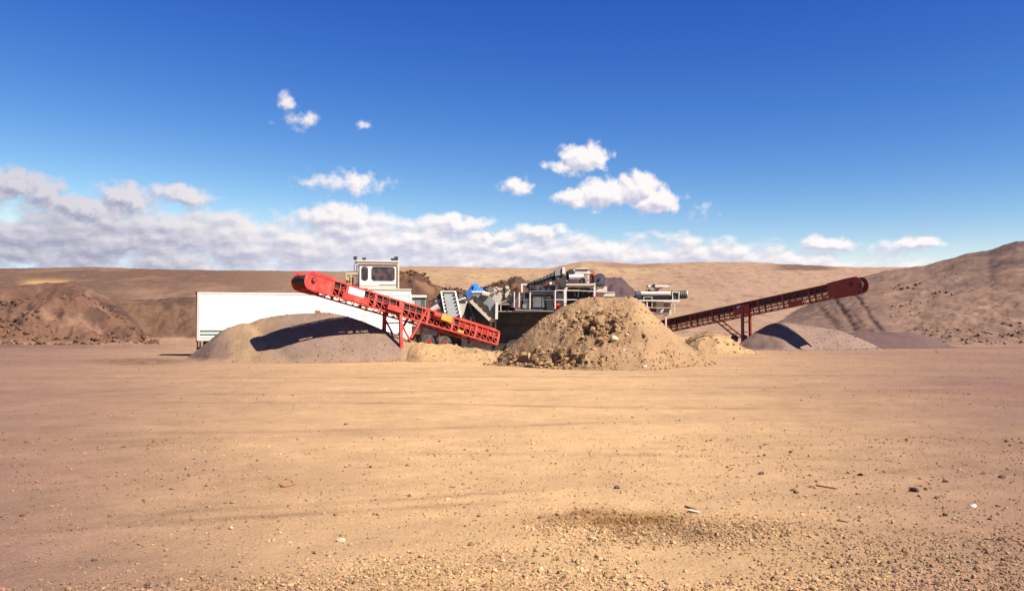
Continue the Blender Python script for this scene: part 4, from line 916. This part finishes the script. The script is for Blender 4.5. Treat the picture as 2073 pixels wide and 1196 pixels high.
n = 700; xs_ = rng.uniform(gb[0][0], gb[0][-1], n); ys_ = rng.uniform(gb[1][0], 50.5, n); z_ = hb(xs_, ys_); kp = z_ > .0; xs_, ys_, z_ = xs_[kp], ys_[kp], z_[kp]
scatter('clods', xs_, ys_, z_, .015+.06*rng.random(len(xs_))**3, rng.uniform(.5, .9, len(xs_)), pal(len(xs_), TAN*.8, .4), 'small soil clods littering the berm under the red conveyor', 'loam')
for gp_, lab in ((gp1, 'small stones lying over the large grey stockpile'), (gp2, 'small stones lying over the pale stockpile at right')):
    f_ = sampler(gp_); n = 9000; xs_ = rng.uniform(gp_[0][0], gp_[0][-1], n); ys_ = rng.uniform(gp_[1][0], gp_[1].mean()+.5, n); z_ = f_(xs_, ys_); kp = z_ > .03; xs_, ys_, z_ = xs_[kp], ys_[kp], z_[kp]
    low = np.exp(-z_/.5); kp = rng.random(len(xs_)) < .35+.6*low; xs_, ys_, z_ = xs_[kp], ys_[kp], z_[kp]
    scatter('gravel_stones', xs_, ys_, z_, .012+.04*rng.random(len(xs_))**3, rng.uniform(.5, .9, len(xs_)), pal(len(xs_), GREY*.95, .5), lab)
hr_ = sampler(gr_); n = 420; xs_ = rng.uniform(gr_[0][0], gr_[0][-1], n); ys_ = rng.uniform(gr_[1][0], 62.5, n); z_ = hr_(xs_, ys_); kp = z_ > .05; xs_, ys_, z_ = xs_[kp], ys_[kp], z_[kp]
scatter('clods', xs_, ys_, z_, .03+.09*rng.random(len(xs_))**3, rng.uniform(.5, .9, len(xs_)), pal(len(xs_), TAN*.9, .5), 'broken rubble chunks covering the low heap by the conveyor brace', 'loam')
# rough spoil on the left mounds and at the foot of the right hill
def spoil(n, pxr, rr_, size, base, label):
    px = rng.uniform(*pxr, n); r_ = rng.uniform(*rr_, n); th = np.arctan((px-CX)/F); x, y = r_*np.sin(th), r_*np.cos(th)
    kp = fbm(x, y, .12, 3, 95) > -.05; x, y = x[kp], y[kp]; zz, cc = terrain(x[None], y[None])
    scatter('clods', x, y, zz[0], size[0]+(size[1]-size[0])*rng.random(len(x))**4, rng.uniform(.5, .9, len(x)), pal(len(x), base, .5), label, 'loam')
spoil(2600, (-60, 320), (97, 118), (.05, .30), (.15, .08, .05), 'dark boulders and clods over the left spoil mounds')
spoil(700, (1830, 2140), (97, 108), (.04, .22), (.24, .145, .10), 'broken rock debris along the foot of the right hill')
spoil(160, (1800, 1940), (115, 140), (.06, .32), (.22, .14, .11), 'scattered rocks on the slope of the right hill')
spoil(2200, (800, 1060), (75, 86), (.05, .22), (.13, .07, .04), 'dark soil lumps covering the bank behind the machines')

def subdiv_stone(seed, elong=(1, 1, .7)):
    import bmesh
    bm = bmesh.new(); bmesh.ops.create_icosphere(bm, subdivisions=2, radius=1)
    g = np.random.default_rng(seed); pl_ = [(Vector(g.normal(size=3)).normalized(), g.uniform(.55, .85)) for _ in range(9)]
    for v in bm.verts:
        for n_, d in pl_:
            k = v.co.dot(n_)
            if k > d: v.co -= n_*(k-d)
        v.co.x *= elong[0]; v.co.y *= elong[1]; v.co.z *= elong[2]
    me = bpy.data.meshes.new('stone'); bm.to_mesh(me); bm.free(); return me
def stone(px, py, wpx, mat, label, hr=.6, group='loose stones on the yard', on=None, seed=None, cat='stone', name='stone'):
    g = ground_at(px, py)
    if on is not None:          # on a heap: march along the ray
        d = Vector(ray(px, py)); t_ = 30.0
        while t_ < 60:
            p_ = Vector((0, 0, HC))+d*t_
            if p_.z < float(on(np.array([p_.x]), np.array([p_.y]))[0]): break
            t_ += .03
        g = p_
    r_ = wpx/2/F*g.y
    me = subdiv_stone(seed or int(px*7+py), (1, .8, hr)); me.materials.append(M[mat])
    o = link(name, me); z = terrain_h(g.x, g.y) if on is None else g.z
    o.location = (g.x, g.y, z+r_*hr*.45); o.scale = (r_,)*3; o.rotation_euler = (.1, .1, (px*13) % 6)
    setp(o, label, cat, group); return o
ST = [
 (700,860,9,'darkstone','small dark stone standing alone on the smooth yard, left of centre, below the gravel stockpile'),
 (1250,989,17,'darkstone','dark angular stone just above the damp brown gravel patch'),
 (690,1096,20,'palestone','pale rounded stone in the left foreground, largest there'),
 (680,1046,13,'stone','flat brown stone between the curved stick and the pale rounded stone'),
 (467,1071,14,'palestone','pale flat stone left of the rounded pale one in the left foreground'),
 (547,970,9,'stone','small brown stone just left of the curved reddish stick'),
 (970,1045,11,'darkstone','small dark stone in the lower middle foreground, left of the damp patch'),
 (762,1012,9,'stone','small stone right of the curved stick, on a faint tyre track'),
 (46,1045,13,'darkstone','dark stone alone near the left edge of the foreground'),
 (1541,960,16,'darkstone','dark stone alone right of centre, above the short straight stick'),
 (1548,901,8,'darkstone','upper of two small dark stones one above the other right of centre'),
 (1548,922,9,'darkstone','lower of two small dark stones one above the other right of centre'),
 (1600,916,11,'darkstone','flat small dark stone right of the two stones one above the other'),
 (1742,962,14,'darkstone','flat dark stone between the straight stick and the right stone cluster'),
 (1850,996,24,'darkstone','largest flat dark stone in the cluster at right'),
 (1897,1008,14,'darkstone','dark stone at the lower right end of the right cluster'),
 (1866,984,9,'stone','small brown stone just above the largest flat one at right'),
 (1915,975,17,'stone','brown stone with a pale top at the upper end of the right cluster'),
 (1990,960,13,'darkstone','dark flat stone near the right edge, left of its pair'),
 (2030,967,17,'darkstone','dark flat stone nearest the right edge, right of its pair'),
 (2038,894,14,'darkstone','dark stone at far right edge, highest up the yard'),
 (1972,1026,15,'whitestone','bright white stone lying by itself at lower right'),
 (1813,1159,16,'darkstone','dark stone at the bottom right, left one of two in the gravel'),
 (1853,1151,14,'darkstone','dark stone at the bottom right, right one of two in the gravel'),
 (1975,1153,14,'darkstone','dark stone in the bottom right corner gravel'),
 (1209,1128,12,'darkstone','dark stone below the damp gravel patch'),
 (1200,1092,16,'palestone','pale stone on the lower edge of the damp gravel patch'),
 (1480,1182,14,'stone','brown stone at the bottom edge right of centre'),
 (1640,962,8,'stone','tiny brown stone midway between two flat dark stones at right'),
 (1125,940,7,'stone','tiny stone in the middle of the bare yard'),
 (890,893,7,'stone','tiny stone on the bare yard right of the lone dark stone'),
 (480,1172,14,'stone','brown stone at the bottom edge left of centre'),
]
for s in ST: stone(*s)
G2 = 'clods and boulders on the soil mound'
MS = [(1243,691,23,'palestone','pale boulder half way down the central mound',.75),(1187,664,24,'stone','large brown clod left of the dark hollow in the mound',.8),
 (1212,655,30,'stone','large broken clod in the middle of the mound',.8),(1235,652,20,'stone','brown clod right of the large broken one on the mound',.7),
 (1143,682,12,'stone','small clod alone on the left slope of the mound',.7),(1269,679,10,'palestone','small pale stone up and right of the pale boulder',.7),
 (1304,681,16,'stone','dark clod on the right slope of the mound',.6),(1306,743,12,'palestone','pale stone at the foot of the mound, right side',.7),
 (1060,722,20,'stone','dark clod at the lower left foot of the mound',.8),(1113,735,24,'stone','large clod at the foot of the mound, left of centre',.7),
 (1140,722,18,'stone','clod above the row at the mound foot',.7),(1161,736,16,'stone','rightmost clod of the row at the mound foot',.7),
 (1215,690,16,'stone','clod just left of the pale boulder on the mound',.7),(1090,707,16,'stone','clod high on the lower left slope of the mound',.7),
 (1263,709,8,'palestone','small pale stone low on the mound below the boulder',.7),(1165,651,15,'stone','clod at left end of the mound\'s upper clod band',.7)]
for (a, b_, c, d, e, f) in MS: stone(a, b_, c, 'palestone' if d == 'palestone' else 'clod', e, f, G2, hm, cat='clod' if 'clod' in e else 'stone', name='clod' if 'clod' in e else 'stone')
def stick(px0, py0, px1, py1, r_, mat, label, bend=0.0, name='stick', cat='stick'):
    a = ground_at(px0, py0); b_ = ground_at(px1, py1); mb = MB(); n = 7; pts = []
    for i in range(n+1):
        t_ = i/n; p = a.lerp(b_, t_); p.y -= bend*math.sin(t_*math.pi); p.z = terrain_h(p.x, p.y)+r_*.7; pts.append(p)
    for i in range(n): mb.cyl(pts[i]-pts[0], pts[i+1]-pts[0], r_*(1-.5*i/n), 8, r_*(1-.5*(i+1)/n))
    o = mb.build(name, mat); o.location = pts[0]; setp(o, label, cat)
stick(566, 984, 598, 982, .016, 'redstick', 'short curved reddish stick in the left foreground', .13)
stick(1652, 983, 1695, 990, .012, 'redstick', 'thin straight reddish stick lying right of centre')
stick(1695, 1054, 1717, 1058, .010, 'wood', 'short dark twig lying in the gravel at lower right')
stick(1388, 1026, 1412, 1034, .014, 'wood', 'dark stick propped against the pale board scrap')
bs = MB().box(-.06, .06, -.03, .03, 0, .012).build('board_scrap', 'palestone'); g = ground_at(1405, 1037); bs.location = (g.x, g.y, terrain_h(g.x, g.y)+.01); bs.rotation_euler = (.1, .12, -.5); setp(bs, 'short pale board scrap lying above the damp gravel patch', 'board')
stone(163, 607, 7, 'whitestone', 'small white rock on the left spoil mound', group=None, on=None)
o = bpy.context.scene.objects[-1]
for ob in sc.objects:
    if ob.get('label') == 'small white rock on the left spoil mound':
        p = P(163, 607, 112); ob.location = (p.x, p.y, terrain_h(p.x, p.y)+.1); ob.scale = (.22,)*3
# scrap branches on the rubble heap and a red block on the stockpile crest
for i, (a, b_, c, d) in enumerate(((1405, 676, 1425, 672), (1418, 673, 1440, 677), (1430, 671, 1452, 676), (1440, 677, 1458, 674), (1410, 679, 1432, 676))):
    p0 = P(a, b_, 60.6); p1 = P(c, d, 60.9); o = MB().cyl((0, 0, 0), p1-p0, .04, 6, .02).build('branch', 'wood'); o.location = p0+Vector((0, 0, .06))
    setp(o, ['dead branch at the left end of the brush on the rubble heap', 'dead branch second from left on the rubble heap', 'longest dead branch lying over the rubble heap', 'dead branch at the right end of the brush on the rubble heap', 'lowest dead branch on the rubble heap'][i], 'branch', 'dead branches on the rubble heap')
p = P(643, 629, 50.3); o = MB().box(-.16, .16, -.08, .08, 0, .14).build('timber_block', 'redstick'); o.location = (p.x, p.y, p.z-.12); o.rotation_euler = (0, .1, .2); setp(o, 'small reddish block sitting on the crest of the large gravel stockpile', 'block')
